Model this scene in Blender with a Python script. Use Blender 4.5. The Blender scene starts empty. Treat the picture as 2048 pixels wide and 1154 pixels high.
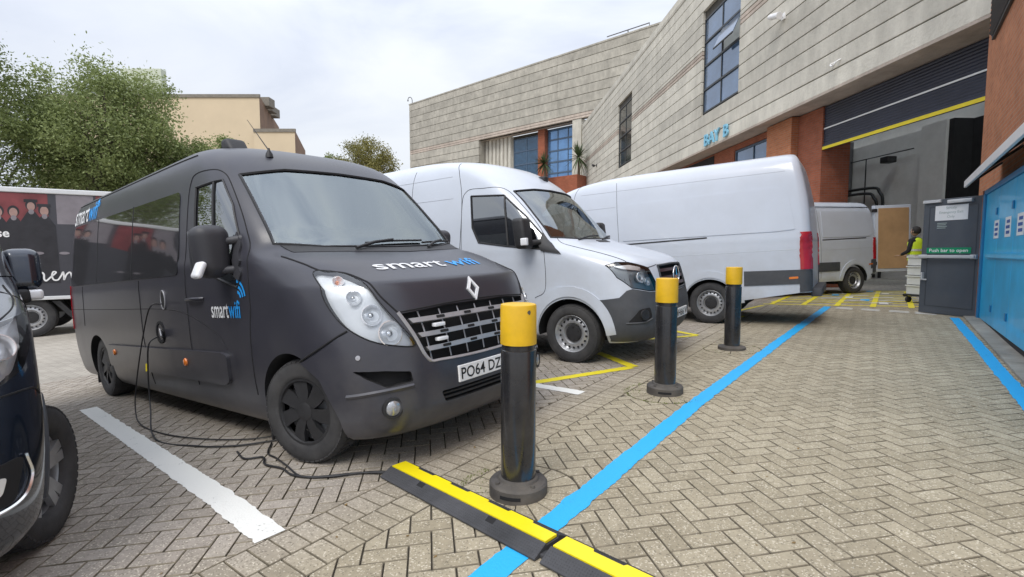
import bpy, bmesh, math, random
from mathutils import Vector, Matrix, noise
random.seed(7)
R = math.radians
scene = bpy.context.scene
COL = scene.collection

# ------------------------------------------------------------------ camera
CZ = 1.36                     # eye height above the path
TILT = math.atan(72 / 1000.)  # looking slightly down
cam_d = bpy.data.cameras.new('camera')
cam_d.sensor_width = 36.0
cam_d.lens = 36.0 * 1000.0 / 2048.0
cam_d.clip_start = 0.05
cam_d.clip_end = 1500
cam = bpy.data.objects.new('camera', cam_d)
cam.location = (0, 0, CZ)
cam.rotation_euler = (math.pi / 2 - TILT, 0, 0)
COL.objects.link(cam)
scene.camera = cam

# ------------------------------------------------------------------ sky, sun, exposure
SUN_EL, SUN_AZ = R(52), R(205)       # azimuth measured clockwise from +Y (behind the viewer, a little left)
world = bpy.data.worlds.new('World')
scene.world = world
world.use_nodes = True
nt = world.node_tree
nt.nodes.clear()
def wn(t, **k):
    n = nt.nodes.new(t)
    for a, b in k.items(): setattr(n, a, b)
    return n
wo = wn('ShaderNodeOutputWorld'); bg = wn('ShaderNodeBackground')
sky = wn('ShaderNodeTexSky', sky_type='NISHITA', sun_disc=False, sun_elevation=SUN_EL, sun_rotation=SUN_AZ, air_density=1.0, dust_density=2.5, ozone_density=1.0)
tc = wn('ShaderNodeTexCoord'); mp = wn('ShaderNodeMapping')
mp.inputs['Scale'].default_value = (1.0, 1.0, 2.6)
n1 = wn('ShaderNodeTexNoise'); n1.inputs['Scale'].default_value = 1.7; n1.inputs['Detail'].default_value = 7; n1.inputs['Roughness'].default_value = .52; n1.inputs['Distortion'].default_value = .5
rp = wn('ShaderNodeValToRGB')
rp.color_ramp.elements[0].position = .34; rp.color_ramp.elements[0].color = (4.2, 4.6, 5.5, 1)
rp.color_ramp.elements[1].position = .64; rp.color_ramp.elements[1].color = (6.6, 6.85, 7.2, 1)
e = rp.color_ramp.elements.new(.49); e.color = (5.5, 5.85, 6.6, 1)
mx = wn('ShaderNodeMix', data_type='RGBA'); mx.inputs[0].default_value = .9
L = nt.links.new
L(tc.outputs['Generated'], mp.inputs[0]); L(mp.outputs[0], n1.inputs['Vector']); L(n1.outputs[0], rp.inputs[0])
# an overcast sky is brighter overhead than near the horizon
sx = wn('ShaderNodeSeparateXYZ'); L(tc.outputs['Generated'], sx.inputs[0])
zc_ = wn('ShaderNodeMath', operation='MAXIMUM'); zc_.inputs[1].default_value = 0; L(sx.outputs[2], zc_.inputs[0])
zp = wn('ShaderNodeMath', operation='POWER'); zp.inputs[1].default_value = 2; L(zc_.outputs[0], zp.inputs[0])
zm = wn('ShaderNodeMath', operation='MULTIPLY_ADD'); zm.inputs[1].default_value = 1.5; zm.inputs[2].default_value = 1; L(zp.outputs[0], zm.inputs[0])
vm = wn('ShaderNodeVectorMath', operation='SCALE'); L(rp.outputs[0], vm.inputs[0]); L(zm.outputs[0], vm.inputs['Scale'])
L(sky.outputs[0], mx.inputs[6]); L(vm.outputs[0], mx.inputs[7]); L(mx.outputs[2], bg.inputs[0]); L(bg.outputs[0], wo.inputs[0])
bg.inputs[1].default_value = .1
sun_d = bpy.data.lights.new('sun', 'SUN')
sun_d.energy = 1.5; sun_d.angle = R(30); sun_d.color = (1, .96, .9)
sun = bpy.data.objects.new('sun', sun_d)
sdir = Vector((math.sin(SUN_AZ) * math.cos(SUN_EL), math.cos(SUN_AZ) * math.cos(SUN_EL), math.sin(SUN_EL)))
sun.rotation_euler = (-sdir).to_track_quat('-Z', 'Y').to_euler()
sun.location = (0, -5, 30)
COL.objects.link(sun)
vs = scene.view_settings
vs.view_transform = 'Standard'; vs.look = 'None'; vs.gamma = 1; vs.use_curve_mapping = False
vs.exposure = 0.45
scene.cycles.max_bounces = 6; scene.cycles.transparent_max_bounces = 12

# ------------------------------------------------------------------ materials
MATS = {}
def M(name, col, rough=.6, metal=0., var=.1, vscale=4., bump=0., bscale=80., coat=0., dirt=None, dirt_z=None, spec=.5, dirt_col=(.25, .22, .18), detail=6, cov=None):
    """plain procedural surface: base colour with cloudy variation, fine bump, optional dirt (amount) that can thin out above dirt_z metres"""
    if name in MATS: return MATS[name]
    m = bpy.data.materials.new(name); m.use_nodes = True
    t = m.node_tree; N = t.nodes; K = t.links.new
    b = N['Principled BSDF']
    tcn = N.new('ShaderNodeTexCoord')
    no = N.new('ShaderNodeTexNoise'); no.inputs['Scale'].default_value = vscale; no.inputs['Detail'].default_value = detail; no.inputs['Roughness'].default_value = .6
    K(tcn.outputs['Object'], no.inputs['Vector'])
    r = N.new('ShaderNodeValToRGB')
    c0 = [max(0, c * (1 - var)) for c in col]; c1 = [min(1, c * (1 + var)) for c in col]
    r.color_ramp.elements[0].position = .3; r.color_ramp.elements[0].color = (*c0, 1)
    r.color_ramp.elements[1].position = .7; r.color_ramp.elements[1].color = (*c1, 1)
    K(no.outputs[0], r.inputs[0])
    out = r.outputs[0]
    if dirt:
        d = N.new('ShaderNodeTexNoise'); d.inputs['Scale'].default_value = 2.3; d.inputs['Detail'].default_value = 9; d.inputs['Roughness'].default_value = .68
        K(tcn.outputs['Object'], d.inputs['Vector'])
        mr = N.new('ShaderNodeMapRange'); mr.inputs[1].default_value = .38; mr.inputs[2].default_value = .72; mr.inputs[3].default_value = 0; mr.inputs[4].default_value = dirt
        K(d.outputs[0], mr.inputs[0])
        f = mr.outputs[0]
        if dirt_z:
            sp = N.new('ShaderNodeSeparateXYZ'); K(tcn.outputs['Object'], sp.inputs[0])
            m2 = N.new('ShaderNodeMapRange'); m2.inputs[1].default_value = dirt_z[0]; m2.inputs[2].default_value = dirt_z[1]; m2.inputs[3].default_value = 1; m2.inputs[4].default_value = dirt_z[2]
            K(sp.outputs[2], m2.inputs[0])
            mm = N.new('ShaderNodeMath'); mm.operation = 'MULTIPLY'; K(f, mm.inputs[0]); K(m2.outputs[0], mm.inputs[1]); f = mm.outputs[0]
        x = N.new('ShaderNodeMix'); x.data_type = 'RGBA'
        K(f, x.inputs[0]); K(out, x.inputs[6]); x.inputs[7].default_value = (*dirt_col, 1); out = x.outputs[2]
    K(out, b.inputs['Base Color'])
    b.inputs['Roughness'].default_value = rough; b.inputs['Metallic'].default_value = metal
    b.inputs['Specular IOR Level'].default_value = spec
    if coat: b.inputs['Coat Weight'].default_value = coat; b.inputs['Coat Roughness'].default_value = .06
    if bump:
        bn = N.new('ShaderNodeTexNoise'); bn.inputs['Scale'].default_value = bscale; bn.inputs['Detail'].default_value = 4
        K(tcn.outputs['Object'], bn.inputs['Vector'])
        bb = N.new('ShaderNodeBump'); bb.inputs['Strength'].default_value = bump; bb.inputs['Distance'].default_value = .01
        K(bn.outputs[0], bb.inputs['Height']); K(bb.outputs[0], b.inputs['Normal'])
    MATS[name] = m
    return m
def glass_mat(name, tint=(.25, .28, .28), base_refl=.06, rough=.0, gcol=(1, 1, 1), ior=1.5):
    """thin pane: see-through tint plus mirror reflection that grows towards grazing angles"""
    if name in MATS: return MATS[name]
    m = bpy.data.materials.new(name); m.use_nodes = True
    t = m.node_tree; N = t.nodes; K = t.links.new
    N.clear()
    o = N.new('ShaderNodeOutputMaterial'); tr = N.new('ShaderNodeBsdfTransparent'); gl = N.new('ShaderNodeBsdfGlossy'); mi = N.new('ShaderNodeMixShader')
    fr = N.new('ShaderNodeFresnel'); fr.inputs[0].default_value = ior
    tr.inputs[0].default_value = (*tint, 1); gl.inputs['Roughness'].default_value = rough; gl.inputs[0].default_value = (*gcol, 1)
    mr = N.new('ShaderNodeMapRange'); mr.inputs[3].default_value = base_refl; mr.inputs[4].default_value = 1
    K(fr.outputs[0], mr.inputs[0]); K(mr.outputs[0], mi.inputs[0]); K(tr.outputs[0], mi.inputs[1]); K(gl.outputs[0], mi.inputs[2]); K(mi.outputs[0], o.inputs[0])
    MATS[name] = m
    return m

# ------------------------------------------------------------------ mesh helper
class MB:
    def __init__(s): s.v = []; s.f = []; s.m = []
    def add(s, vs_, fs, mi=0):
        o = len(s.v); s.v += [tuple(v) for v in vs_]
        s.f += [tuple(i + o for i in f) for f in fs]; s.m += [mi] * len(fs)
        return s
    def box(s, a, b, mi=0, mtx=None):
        x0, y0, z0 = a; x1, y1, z1 = b
        vv = [(x0, y0, z0), (x1, y0, z0), (x1, y1, z0), (x0, y1, z0), (x0, y0, z1), (x1, y0, z1), (x1, y1, z1), (x0, y1, z1)]
        if mtx is not None: vv = [mtx @ Vector(p) for p in vv]
        return s.add(vv, [(0, 3, 2, 1), (4, 5, 6, 7), (0, 1, 5, 4), (1, 2, 6, 5), (2, 3, 7, 6), (3, 0, 4, 7)], mi)
    def cbox(s, a, b, c=.01, mi=0, mtx=None):
        """box with chamfered vertical and horizontal edges"""
        bm = bmesh.new(); x0, y0, z0 = a; x1, y1, z1 = b
        bmesh.ops.create_cube(bm, size=1)
        for v in bm.verts: v.co = Vector((x0 + (v.co.x + .5) * (x1 - x0), y0 + (v.co.y + .5) * (y1 - y0), z0 + (v.co.z + .5) * (z1 - z0)))
        bmesh.ops.bevel(bm, geom=bm.edges[:], offset=c, segments=2, affect='EDGES', profile=.6)
        s.bm(bm, mi, mtx); bm.free(); return s
    def bm(s, bm, mi=0, mtx=None):
        bm.verts.index_update()
        vv = [v.co.copy() for v in bm.verts]
        if mtx is not None: vv = [mtx @ p for p in vv]
        return s.add(vv, [[v.index for v in f.verts] for f in bm.faces], mi)
    def lathe(s, prof, n=32, axis='Z', mi=0, mtx=None, c=(0, 0, 0), cap=True):
        """prof: list of (r, h) turned round the axis"""
        vv = []
        for r, h in prof:
            for k in range(n):
                a = 2 * math.pi * k / n; x, y = r * math.cos(a), r * math.sin(a)
                p = {'Z': (x, y, h), 'Y': (x, h, y), 'X': (h, x, y)}[axis]
                vv.append(Vector(p) + Vector(c))
        if mtx is not None: vv = [mtx @ p for p in vv]
        fs = []
        for i in range(len(prof) - 1):
            for k in range(n): fs.append((i * n + k, i * n + (k + 1) % n, (i + 1) * n + (k + 1) % n, (i + 1) * n + k))
        if cap:
            fs.append(tuple(range(n - 1, -1, -1))); fs.append(tuple((len(prof) - 1) * n + k for k in range(n)))
        return s.add(vv, fs, mi)
    def tube(s, pts, r, n=8, mi=0, closed=False):
        P = [Vector(p) for p in pts]; m = len(P); rr = r if hasattr(r, '__len__') else [r] * m
        vv = []; prev = None
        for i, p in enumerate(P):
            a = P[i - 1] if (i > 0 or closed) else P[i]; b = P[(i + 1) % m] if (i < m - 1 or closed) else P[i]
            d = (b - a)
            if d.length < 1e-9: d = Vector((0, 0, 1))
            d.normalize()
            if prev is None:
                u = d.orthogonal().normalized()
            else:
                u = (prev - d * prev.dot(d))
                u = u.normalized() if u.length > 1e-6 else d.orthogonal().normalized()
            prev = u; w = d.cross(u)
            for k in range(n):
                t = 2 * math.pi * k / n
                vv.append(p + (u * math.cos(t) + w * math.sin(t)) * rr[i])
        fs = []
        for i in range(m if closed else m - 1):
            j = (i + 1) % m
            for k in range(n): fs.append((i * n + k, i * n + (k + 1) % n, j * n + (k + 1) % n, j * n + k))
        if not closed:
            fs.append(tuple(range(n - 1, -1, -1))); fs.append(tuple((m - 1) * n + k for k in range(n)))
        return s.add(vv, fs, mi)
    def prism(s, poly, d0, d1, plane='XZ', mi=0, mtx=None):
        """extrude a 2-D polygon between d0 and d1 along the third axis"""
        def mk(a, b, d): return {'XZ': (a, d, b), 'XY': (a, b, d), 'YZ': (d, a, b)}[plane]
        n = len(poly); vv = [Vector(mk(a, b, d0)) for a, b in poly] + [Vector(mk(a, b, d1)) for a, b in poly]
        if mtx is not None: vv = [mtx @ p for p in vv]
        fs = [tuple(range(n)), tuple(range(2 * n - 1, n - 1, -1))] + [(i, i + n, (i + 1) % n + n, (i + 1) % n) for i in range(n)]
        return s.add(vv, fs, mi)
    def mesh(s, name, mats, smooth=None, fix=True):
        me = bpy.data.meshes.new(name)
        me.from_pydata(s.v, [], s.f)
        if not isinstance(mats, (list, tuple)): mats = [mats]
        for m in mats: me.materials.append(m)
        if len(mats) > 1: me.polygons.foreach_set('material_index', s.m)
        if fix:
            bm = bmesh.new(); bm.from_mesh(me); bmesh.ops.recalc_face_normals(bm, faces=bm.faces[:]); bm.to_mesh(me); bm.free()
        if smooth is not None:
            me.shade_smooth(); me.set_sharp_from_angle(angle=R(smooth))
        me.update()
        return me
    def build(s, name, mats, parent=None, smooth=None, fix=True):
        return link(name, s.mesh(name, mats, smooth, fix), parent)
def link(name, me, parent=None):
    o = bpy.data.objects.new(name, me); COL.objects.link(o)
    if parent is not None: o.parent = parent
    return o
def thing(name, label, cat, mtx=None, group=None):
    o = bpy.data.objects.new(name, None); COL.objects.link(o)
    o.empty_display_size = .2
    if mtx is not None: o.matrix_world = mtx
    return tag(o, label, cat, group)
def tag(o, label=None, cat=None, group=None, kind=None):
    if label: o['label'] = label
    if cat: o['category'] = cat
    if group: o['group'] = group
    if kind: o['kind'] = kind
    return o
def clone(root, mtx, label=None, group=None):
    r = root.copy(); COL.objects.link(r); r.matrix_world = mtx
    if label: r['label'] = label
    if group: r['group'] = group
    for ch in list(root.children):
        c = ch.copy(); COL.objects.link(c); c.parent = r
        for g_ in list(ch.children):
            d = g_.copy(); COL.objects.link(d); d.parent = c
    return r
def text_mesh(s, size=1., bold=0., align='LEFT', shear=0., spacing=1., ext=0.):
    c = bpy.data.curves.new('lettering', 'FONT'); c.body = s; c.size = size; c.offset = bold; c.align_x = align; c.shear = shear; c.space_character = spacing; c.extrude = ext; c.resolution_u = 3
    o = bpy.data.objects.new('lettering', c); COL.objects.link(o)
    bpy.context.view_layer.update()
    ev = o.evaluated_get(bpy.context.evaluated_depsgraph_get())
    me = bpy.data.meshes.new_from_object(ev)
    vv = [v.co.copy() for v in me.vertices]; fs = [tuple(p.vertices) for p in me.polygons]
    bpy.data.objects.remove(o); bpy.data.curves.remove(c); bpy.data.meshes.remove(me)
    return vv, fs
def pchip(xs, ys):
    n = len(xs); h = [xs[i + 1] - xs[i] for i in range(n - 1)]; d = [(ys[i + 1] - ys[i]) / h[i] for i in range(n - 1)]
    m = [0] * n; m[0] = d[0]; m[-1] = d[-1]
    for i in range(1, n - 1):
        if d[i - 1] * d[i] > 0:
            w1 = 2 * h[i] + h[i - 1]; w2 = h[i] + 2 * h[i - 1]; m[i] = (w1 + w2) / (w1 / d[i - 1] + w2 / d[i])
    def f(x):
        if x <= xs[0]: return ys[0]
        if x >= xs[-1]: return ys[-1]
        lo, hi = 0, n - 1
        while hi - lo > 1:
            k = (lo + hi) // 2
            if xs[k] <= x: lo = k
            else: hi = k
        t = (x - xs[lo]) / h[lo]
        return (2 * t ** 3 - 3 * t * t + 1) * ys[lo] + (t ** 3 - 2 * t * t + t) * h[lo] * m[lo] + (-2 * t ** 3 + 3 * t * t) * ys[lo + 1] + (t ** 3 - t * t) * h[lo] * m[lo + 1]
    return f
def smooth_path(pts, k=8):
    """Catmull-Rom through the points"""
    P = [Vector(p) for p in pts]; P = [2 * P[0] - P[1]] + P + [2 * P[-1] - P[-2]]; out = []
    for i in range(1, len(P) - 2):
        a, b, c, d = P[i - 1:i + 3]
        for j in range(k):
            t = j / k
            out.append(.5 * ((2 * b) + (c - a) * t + (2 * a - 5 * b + 4 * c - d) * t * t + (3 * b - a - 3 * c + d) * t ** 3))
    out.append(P[-2]); return out

# ------------------------------------------------------------------ the lie of the land
# p runs along the row of bollards, q runs from the path towards the far side of the yard
FX, FY = .6046, .7966
BX, BY = -.7966, .6046
def gpq(p, q):
    z = CZ - 1.443 + .02 * max(-4, min(p, 13))
    q = max(-3, min(q, 22)); k = .07 - .025 * max(0, min(1, (p - 3.8) / 1.6))     # the yard falls less steeply further along
    return z - (.03 * (q - 3) if q < 3 else k * (q - 3) if q < 8.5 else 5.5 * k + .033 * (q - 8.5))
def XY(p, q): return FX * p + BX * q, FY * p + BY * q
def PQ(x, y): return FX * x + FY * y, BX * x + BY * y
def gz(x, y): return gpq(*PQ(x, y))
def GP(p, q, dz=0.):
    x, y = XY(p, q); return Vector((x, y, gpq(p, q) + dz))
def vehicle_matrix(p, q, yaw, xa, wb, tr=.87):
    """front axle centre stands at (p, q); local x runs from the front bumper backwards, local y to the vehicle's right"""
    a = R(yaw); bx = BX * math.cos(a) - BY * math.sin(a); by = BX * math.sin(a) + BY * math.cos(a)
    x0, y0 = XY(p, q); rx, ry = -by, bx
    f = [(x0 + rx * s * tr, y0 + ry * s * tr) for s in (1, -1)]; k = [(u + bx * wb, v + by * wb) for u, v in f]
    zf = [gz(*i) for i in f]; zk = [gz(*i) for i in k]
    X = Vector((bx, by, (sum(zk) - sum(zf)) / 2 / wb)).normalized()
    Y = Vector((rx, ry, ((zf[0] - zf[1]) + (zk[0] - zk[1])) / 2 / (2 * tr))).normalized()
    Z = X.cross(Y).normalized(); Y = Z.cross(X)
    O = Vector((x0, y0, sum(zf) / 2)) - X * xa
    return Matrix(((X.x, Y.x, Z.x, O.x), (X.y, Y.y, Z.y, O.y), (X.z, Y.z, Z.z, O.z), (0, 0, 0, 1)))
# ================================================================== ground
m_joint = M('sandy joint', (.055, .047, .034), rough=.95, var=.35, vscale=9, bump=.6, bscale=150)
def paver_mat(name, attr, light=1.0):
    m = bpy.data.materials.new(name); m.use_nodes = True
    t = m.node_tree; N = t.nodes; K = t.links.new; b = N['Principled BSDF']
    geo = N.new('ShaderNodeNewGeometry')
    if attr:
        a = N.new('ShaderNodeAttribute'); a.attribute_name = 'tone'; tone = a.outputs['Fac']
    else:
        a = N.new('ShaderNodeObjectInfo'); tone = a.outputs['Random']
    r = N.new('ShaderNodeValToRGB'); cr = r.color_ramp
    cr.elements[0].position = 0; cr.elements[0].color = (.305 * light, .262 * light, .182 * light, 1)
    cr.elements[1].position = 1; cr.elements[1].color = (.385 * light, .335 * light, .240 * light, 1)
    e = cr.elements.new(.5); e.color = (.345 * light, .298 * light, .211 * light, 1)
    K(tone, r.inputs[0])
    # parking side is greyer, path warmer
    sp = N.new('ShaderNodeVectorMath'); sp.operation = 'DOT_PRODUCT'; sp.inputs[1].default_value = (BX, BY, 0); K(geo.outputs['Position'], sp.inputs[0])
    mr = N.new('ShaderNodeMapRange'); mr.inputs[1].default_value = 1.9; mr.inputs[2].default_value = 2.6; K(sp.outputs['Value'], mr.inputs[0])
    g = N.new('ShaderNodeMix'); g.data_type = 'RGBA'; g.blend_type = 'MULTIPLY'; K(mr.outputs[0], g.inputs[0]); K(r.outputs[0], g.inputs[6]); g.inputs[7].default_value = (.95, .97, 1.17, 1)
    # big stains
    n1 = N.new('ShaderNodeTexNoise'); n1.inputs['Scale'].default_value = .8; n1.inputs['Detail'].default_value = 8; n1.inputs['Roughness'].default_value = .65; K(geo.outputs['Position'], n1.inputs['Vector'])
    m1 = N.new('ShaderNodeMapRange'); m1.inputs[1].default_value = .35; m1.inputs[2].default_value = .7; m1.inputs[3].default_value = .86; m1.inputs[4].default_value = 1.08; K(n1.outputs[0], m1.inputs[0])
    g2 = N.new('ShaderNodeMix'); g2.data_type = 'RGBA'; g2.blend_type = 'MULTIPLY'; g2.inputs[0].default_value = 1; K(g.outputs[2], g2.inputs[6])
    cb = N.new('ShaderNodeCombineColor'); K(m1.outputs[0], cb.inputs[0]); K(m1.outputs[0], cb.inputs[1]); K(m1.outputs[0], cb.inputs[2]); K(cb.outputs[0], g2.inputs[7])
    # blotches within each block and pale / dark aggregate
    n2 = N.new('ShaderNodeTexNoise'); n2.inputs['Scale'].default_value = 26; n2.inputs['Detail'].default_value = 7; n2.inputs['Roughness'].default_value = .7; K(geo.outputs['Position'], n2.inputs['Vector'])
    m2 = N.new('ShaderNodeMapRange'); m2.inputs[1].default_value = .3; m2.inputs[2].default_value = .7; m2.inputs[3].default_value = .84; m2.inputs[4].default_value = 1.14; K(n2.outputs[0], m2.inputs[0])
    g3 = N.new('ShaderNodeMix'); g3.data_type = 'RGBA'; g3.blend_type = 'MULTIPLY'; g3.inputs[0].default_value = 1; K(g2.outputs[2], g3.inputs[6])
    cb2 = N.new('ShaderNodeCombineColor')
    for i in range(3): K(m2.outputs[0], cb2.inputs[i])
    K(cb2.outputs[0], g3.inputs[7])
    v = N.new('ShaderNodeTexVoronoi'); v.inputs['Scale'].default_value = 150; K(geo.outputs['Position'], v.inputs['Vector'])
    n3 = N.new('ShaderNodeTexNoise'); n3.inputs['Scale'].default_value = 9; K(geo.outputs['Position'], n3.inputs['Vector'])
    sb = N.new('ShaderNodeSeparateColor'); K(v.outputs['Color'], sb.inputs[0])
    gt = N.new('ShaderNodeMath'); gt.operation = 'GREATER_THAN'; gt.inputs[1].default_value = .91; K(sb.outputs[0], gt.inputs[0])
    mu = N.new('ShaderNodeMath'); mu.operation = 'MULTIPLY'; K(gt.outputs[0], mu.inputs[0]); K(n3.outputs[0], mu.inputs[1])
    g4 = N.new('ShaderNodeMix'); g4.data_type = 'RGBA'; K(mu.outputs[0], g4.inputs[0]); K(g3.outputs[2], g4.inputs[6]); g4.inputs[7].default_value = (.68, .62, .5, 1)
    lt = N.new('ShaderNodeMath'); lt.operation = 'LESS_THAN'; lt.inputs[1].default_value = .07; K(sb.outputs[0], lt.inputs[0])
    mu2 = N.new('ShaderNodeMath'); mu2.operation = 'MULTIPLY'; K(lt.outputs[0], mu2.inputs[0]); mu2.inputs[1].default_value = .55
    g5 = N.new('ShaderNodeMix'); g5.data_type = 'RGBA'; K(mu2.outputs[0], g5.inputs[0]); K(g4.outputs[2], g5.inputs[6]); g5.inputs[7].default_value = (.1, .085, .06, 1)
    K(g5.outputs[2], b.inputs['Base Color'])
    b.inputs['Roughness'].default_value = .88
    bp = N.new('ShaderNodeBump'); bp.inputs['Strength'].default_value = .5; bp.inputs['Distance'].default_value = .004
    n4 = N.new('ShaderNodeTexNoise'); n4.inputs['Scale'].default_value = 120; n4.inputs['Detail'].default_value = 5; K(geo.outputs['Position'], n4.inputs['Vector'])
    K(n4.outputs[0], bp.inputs['Height']); K(bp.outputs[0], b.inputs['Normal'])
    return m
m_paver_a = paver_mat('concrete block, laid singly', False)
m_paver_b = paver_mat('concrete block, field', True)
m_edge = M('grimy block arris', (.20, .172, .125), rough=.95, var=.4, vscale=12)

def ground_mat():
    m = bpy.data.materials.new('yard surface'); m.use_nodes = True
    t = m.node_tree; N = t.nodes; K = t.links.new; b = N['Principled BSDF']
    geo = N.new('ShaderNodeNewGeometry')
    mp_ = N.new('ShaderNodeMapping'); mp_.inputs['Rotation'].default_value = (0, 0, R(-9.5)); K(geo.outputs['Position'], mp_.inputs[0])
    br = N.new('ShaderNodeTexBrick'); br.inputs['Scale'].default_value = 1; br.inputs['Brick Width'].default_value = .2; br.inputs['Row Height'].default_value = .1; br.inputs['Mortar Size'].default_value = .006
    br.inputs['Color1'].default_value = (.34, .31, .265, 1); br.inputs['Color2'].default_value = (.41, .375, .32, 1); br.inputs['Mortar'].default_value = (.2, .18, .15, 1)
    K(mp_.outputs[0], br.inputs[0])
    n = N.new('ShaderNodeTexNoise'); n.inputs['Scale'].default_value = .5; n.inputs['Detail'].default_value = 9; n.inputs['Roughness'].default_value = .7; K(geo.outputs['Position'], n.inputs['Vector'])
    mr = N.new('ShaderNodeMapRange'); mr.inputs[1].default_value = .3; mr.inputs[2].default_value = .7; mr.inputs[3].default_value = .8; mr.inputs[4].default_value = 1.15; K(n.outputs[0], mr.inputs[0])
    cb = N.new('ShaderNodeCombineColor')
    for i in range(3): K(mr.outputs[0], cb.inputs[i])
    g = N.new('ShaderNodeMix'); g.data_type = 'RGBA'; g.blend_type = 'MULTIPLY'; g.inputs[0].default_value = 1; K(br.outputs[0], g.inputs[6]); K(cb.outputs[0], g.inputs[7])
    K(g.outputs[2], b.inputs['Base Color']); b.inputs['Roughness'].default_value = .92
    return m
m_ground = ground_mat()

# the reach that is laid block by block
P0, P1, QL, QB0, QB1, QF = -1.6, 14.2, -1.02, 1.95, 2.375, 9.4
mb = MB()
ps = [-600, -120, -40, -15, -4, P0, 3.8, 4.2, 4.6, 5.0, 5.4, 9, 13, P1, 18, 30, 60, 150, 600]; qs = [-600, -120, -40, -12, -3, QL, 3, 8.5, QF, 22, 45, 120, 600]
idx = {}
for i, p in enumerate(ps):
    for j, q in enumerate(qs):
        x, y = XY(p, q); idx[i, j] = len(mb.v); mb.v.append((x, y, gpq(p, q)))
for i in range(len(ps) - 1):
    for j in range(len(qs) - 1):
        if ps[i] >= P0 and ps[i + 1] <= P1 and qs[j] >= QL and qs[j + 1] <= QF: continue     # laid with blocks below
        mb.f.append((idx[i, j], idx[i + 1, j], idx[i + 1, j + 1], idx[i, j + 1])); mb.m.append(0)
ground = mb.build('ground', m_ground); ground['kind'] = 'structure'; ground['label'] = 'block paved yard and path sloping away to the left'
mb = MB(); idx = {}
ps2 = [P0 - .02, 3.8, 4.2, 4.6, 5.0, 5.4, 9, 13, P1 + .02]; qs2 = [QL - .02, 3, 8.5, QF + .02]
for i, p in enumerate(ps2):
    for j, q in enumerate(qs2):
        x, y = XY(p, q); idx[i, j] = len(mb.v); mb.v.append((x, y, gpq(p, q) - .011))
for i in range(len(ps2) - 1):
    for j in range(len(qs2) - 1): mb.f.append((idx[i, j], idx[i + 1, j], idx[i + 1, j + 1], idx[i, j + 1])); mb.m.append(0)
bed = mb.build('jointing_sand', m_joint, ground)

def clip(poly, a, b, c):
    """keep a*p+b*q <= c"""
    out = []
    for i in range(len(poly)):
        u, v = poly[i], poly[(i + 1) % len(poly)]; du = a * u[0] + b * u[1] - c; dv = a * v[0] + b * v[1] - c
        if du <= 0: out.append(u)
        if (du < 0) != (dv < 0) and abs(du - dv) > 1e-9:
            t = du / (du - dv); out.append((u[0] + (v[0] - u[0]) * t, u[1] + (v[1] - u[1]) * t))
    return out
def area(poly): return .5 * abs(sum(poly[i][0] * poly[(i + 1) % len(poly)][1] - poly[(i + 1) % len(poly)][0] * poly[i][1] for i in range(len(poly))))
BOLL = [(2.22, 1.64), (4.55, 1.65), (6.93, 1.63)]
RB = .35
AX = R(9.5); E1 = (math.cos(AX), math.sin(AX)); E2 = (-math.sin(AX), math.cos(AX))
def in_view(x, y, m=1.3):
    return y > .6 and abs(x) < 1.03 * y + m
blocks = []      # (polygon in p,q ; whole? ; centre xy ; angle)
PIT = .105
for i in range(-130, 150):
    for j in range(0, 190):
        k = (i - j) % 4
        if k == 0: w, h = 2, 1
        elif k == 3: w, h = 1, 2
        else: continue
        cx, cy = (i + w / 2) * PIT, (j + h / 2) * PIT
        x = E1[0] * cx + E2[0] * cy; y = E1[1] * cx + E2[1] * cy
        if not in_view(x, y): continue
        p, q = PQ(x, y)
        if not (P0 < p < P1 and QL - .2 < q < QF): continue
        if QB0 + .12 < q < QB1 - .12: continue
        hx, hy = w * PIT / 2 - .0032, h * PIT / 2 - .0032
        poly = []
        for sx, sy in ((-1, -1), (1, -1), (1, 1), (-1, 1)):
            ux, uy = cx + sx * hx, cy + sy * hy
            poly.append(PQ(E1[0] * ux + E2[0] * uy, E1[1] * ux + E2[1] * uy))
        a0 = area(poly)
        if q < 2.15:
            poly = clip(poly, 0, 1, QB0 - .003); poly = clip(poly, 0, -1, -QL) if poly else poly
        else: poly = clip(poly, 0, -1, -QB1 - .003)
        for bp_, bq_ in BOLL:
            if poly and math.hypot(p - bp_, q - bq_) < RB + .16:
                d = math.hypot(p - bp_, q - bq_) or 1
                nx, ny = (p - bp_) / d, (q - bq_) / d
                poly = clip(poly, -nx, -ny, -(nx * bp_ + ny * bq_ + RB + .004))
        if len(poly) < 3 or area(poly) < .0012: continue
        blocks.append((poly, area(poly) > a0 * .999, (x, y), 0 if w == 2 else 1))
def course(q0, q1, w, joint=.0034, p0=P0, p1=P1, off=0.):
    p = p0 + off
    while p < p1:
        x, y = XY(p + w / 2, (q0 + q1) / 2)
        if in_view(x, y):
            jj = random.uniform(-.002, .002)
            blocks.append(([(p + joint, q0 + jj), (p + w - joint, q0 + jj), (p + w - joint, q1 + jj), (p + joint, q1 + jj)], False, (x, y), 2))
        p += w
course(QB0 + .003, 2.157, .104); course(2.163, QB1 - .003, .104, off=.05)
for bp_, bq_ in BOLL:          # ring of cut wedges round each bollard
    nseg = 17
    for k in range(nseg):
        a0, a1 = 2 * math.pi * k / nseg + .012, 2 * math.pi * (k + 1) / nseg - .012
        poly = [(bp_ + r_ * math.cos(a), bq_ + r_ * math.sin(a)) for r_, a in ((.13, a0), (RB - .004, a0), (RB - .004, (a0 + a1) / 2), (RB - .004, a1), (.13, a1))]
        poly = clip(poly, 0, 1, QB0 - .003)
        if len(poly) > 2: blocks.append((poly, False, XY(*poly[1]), 2))
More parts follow.
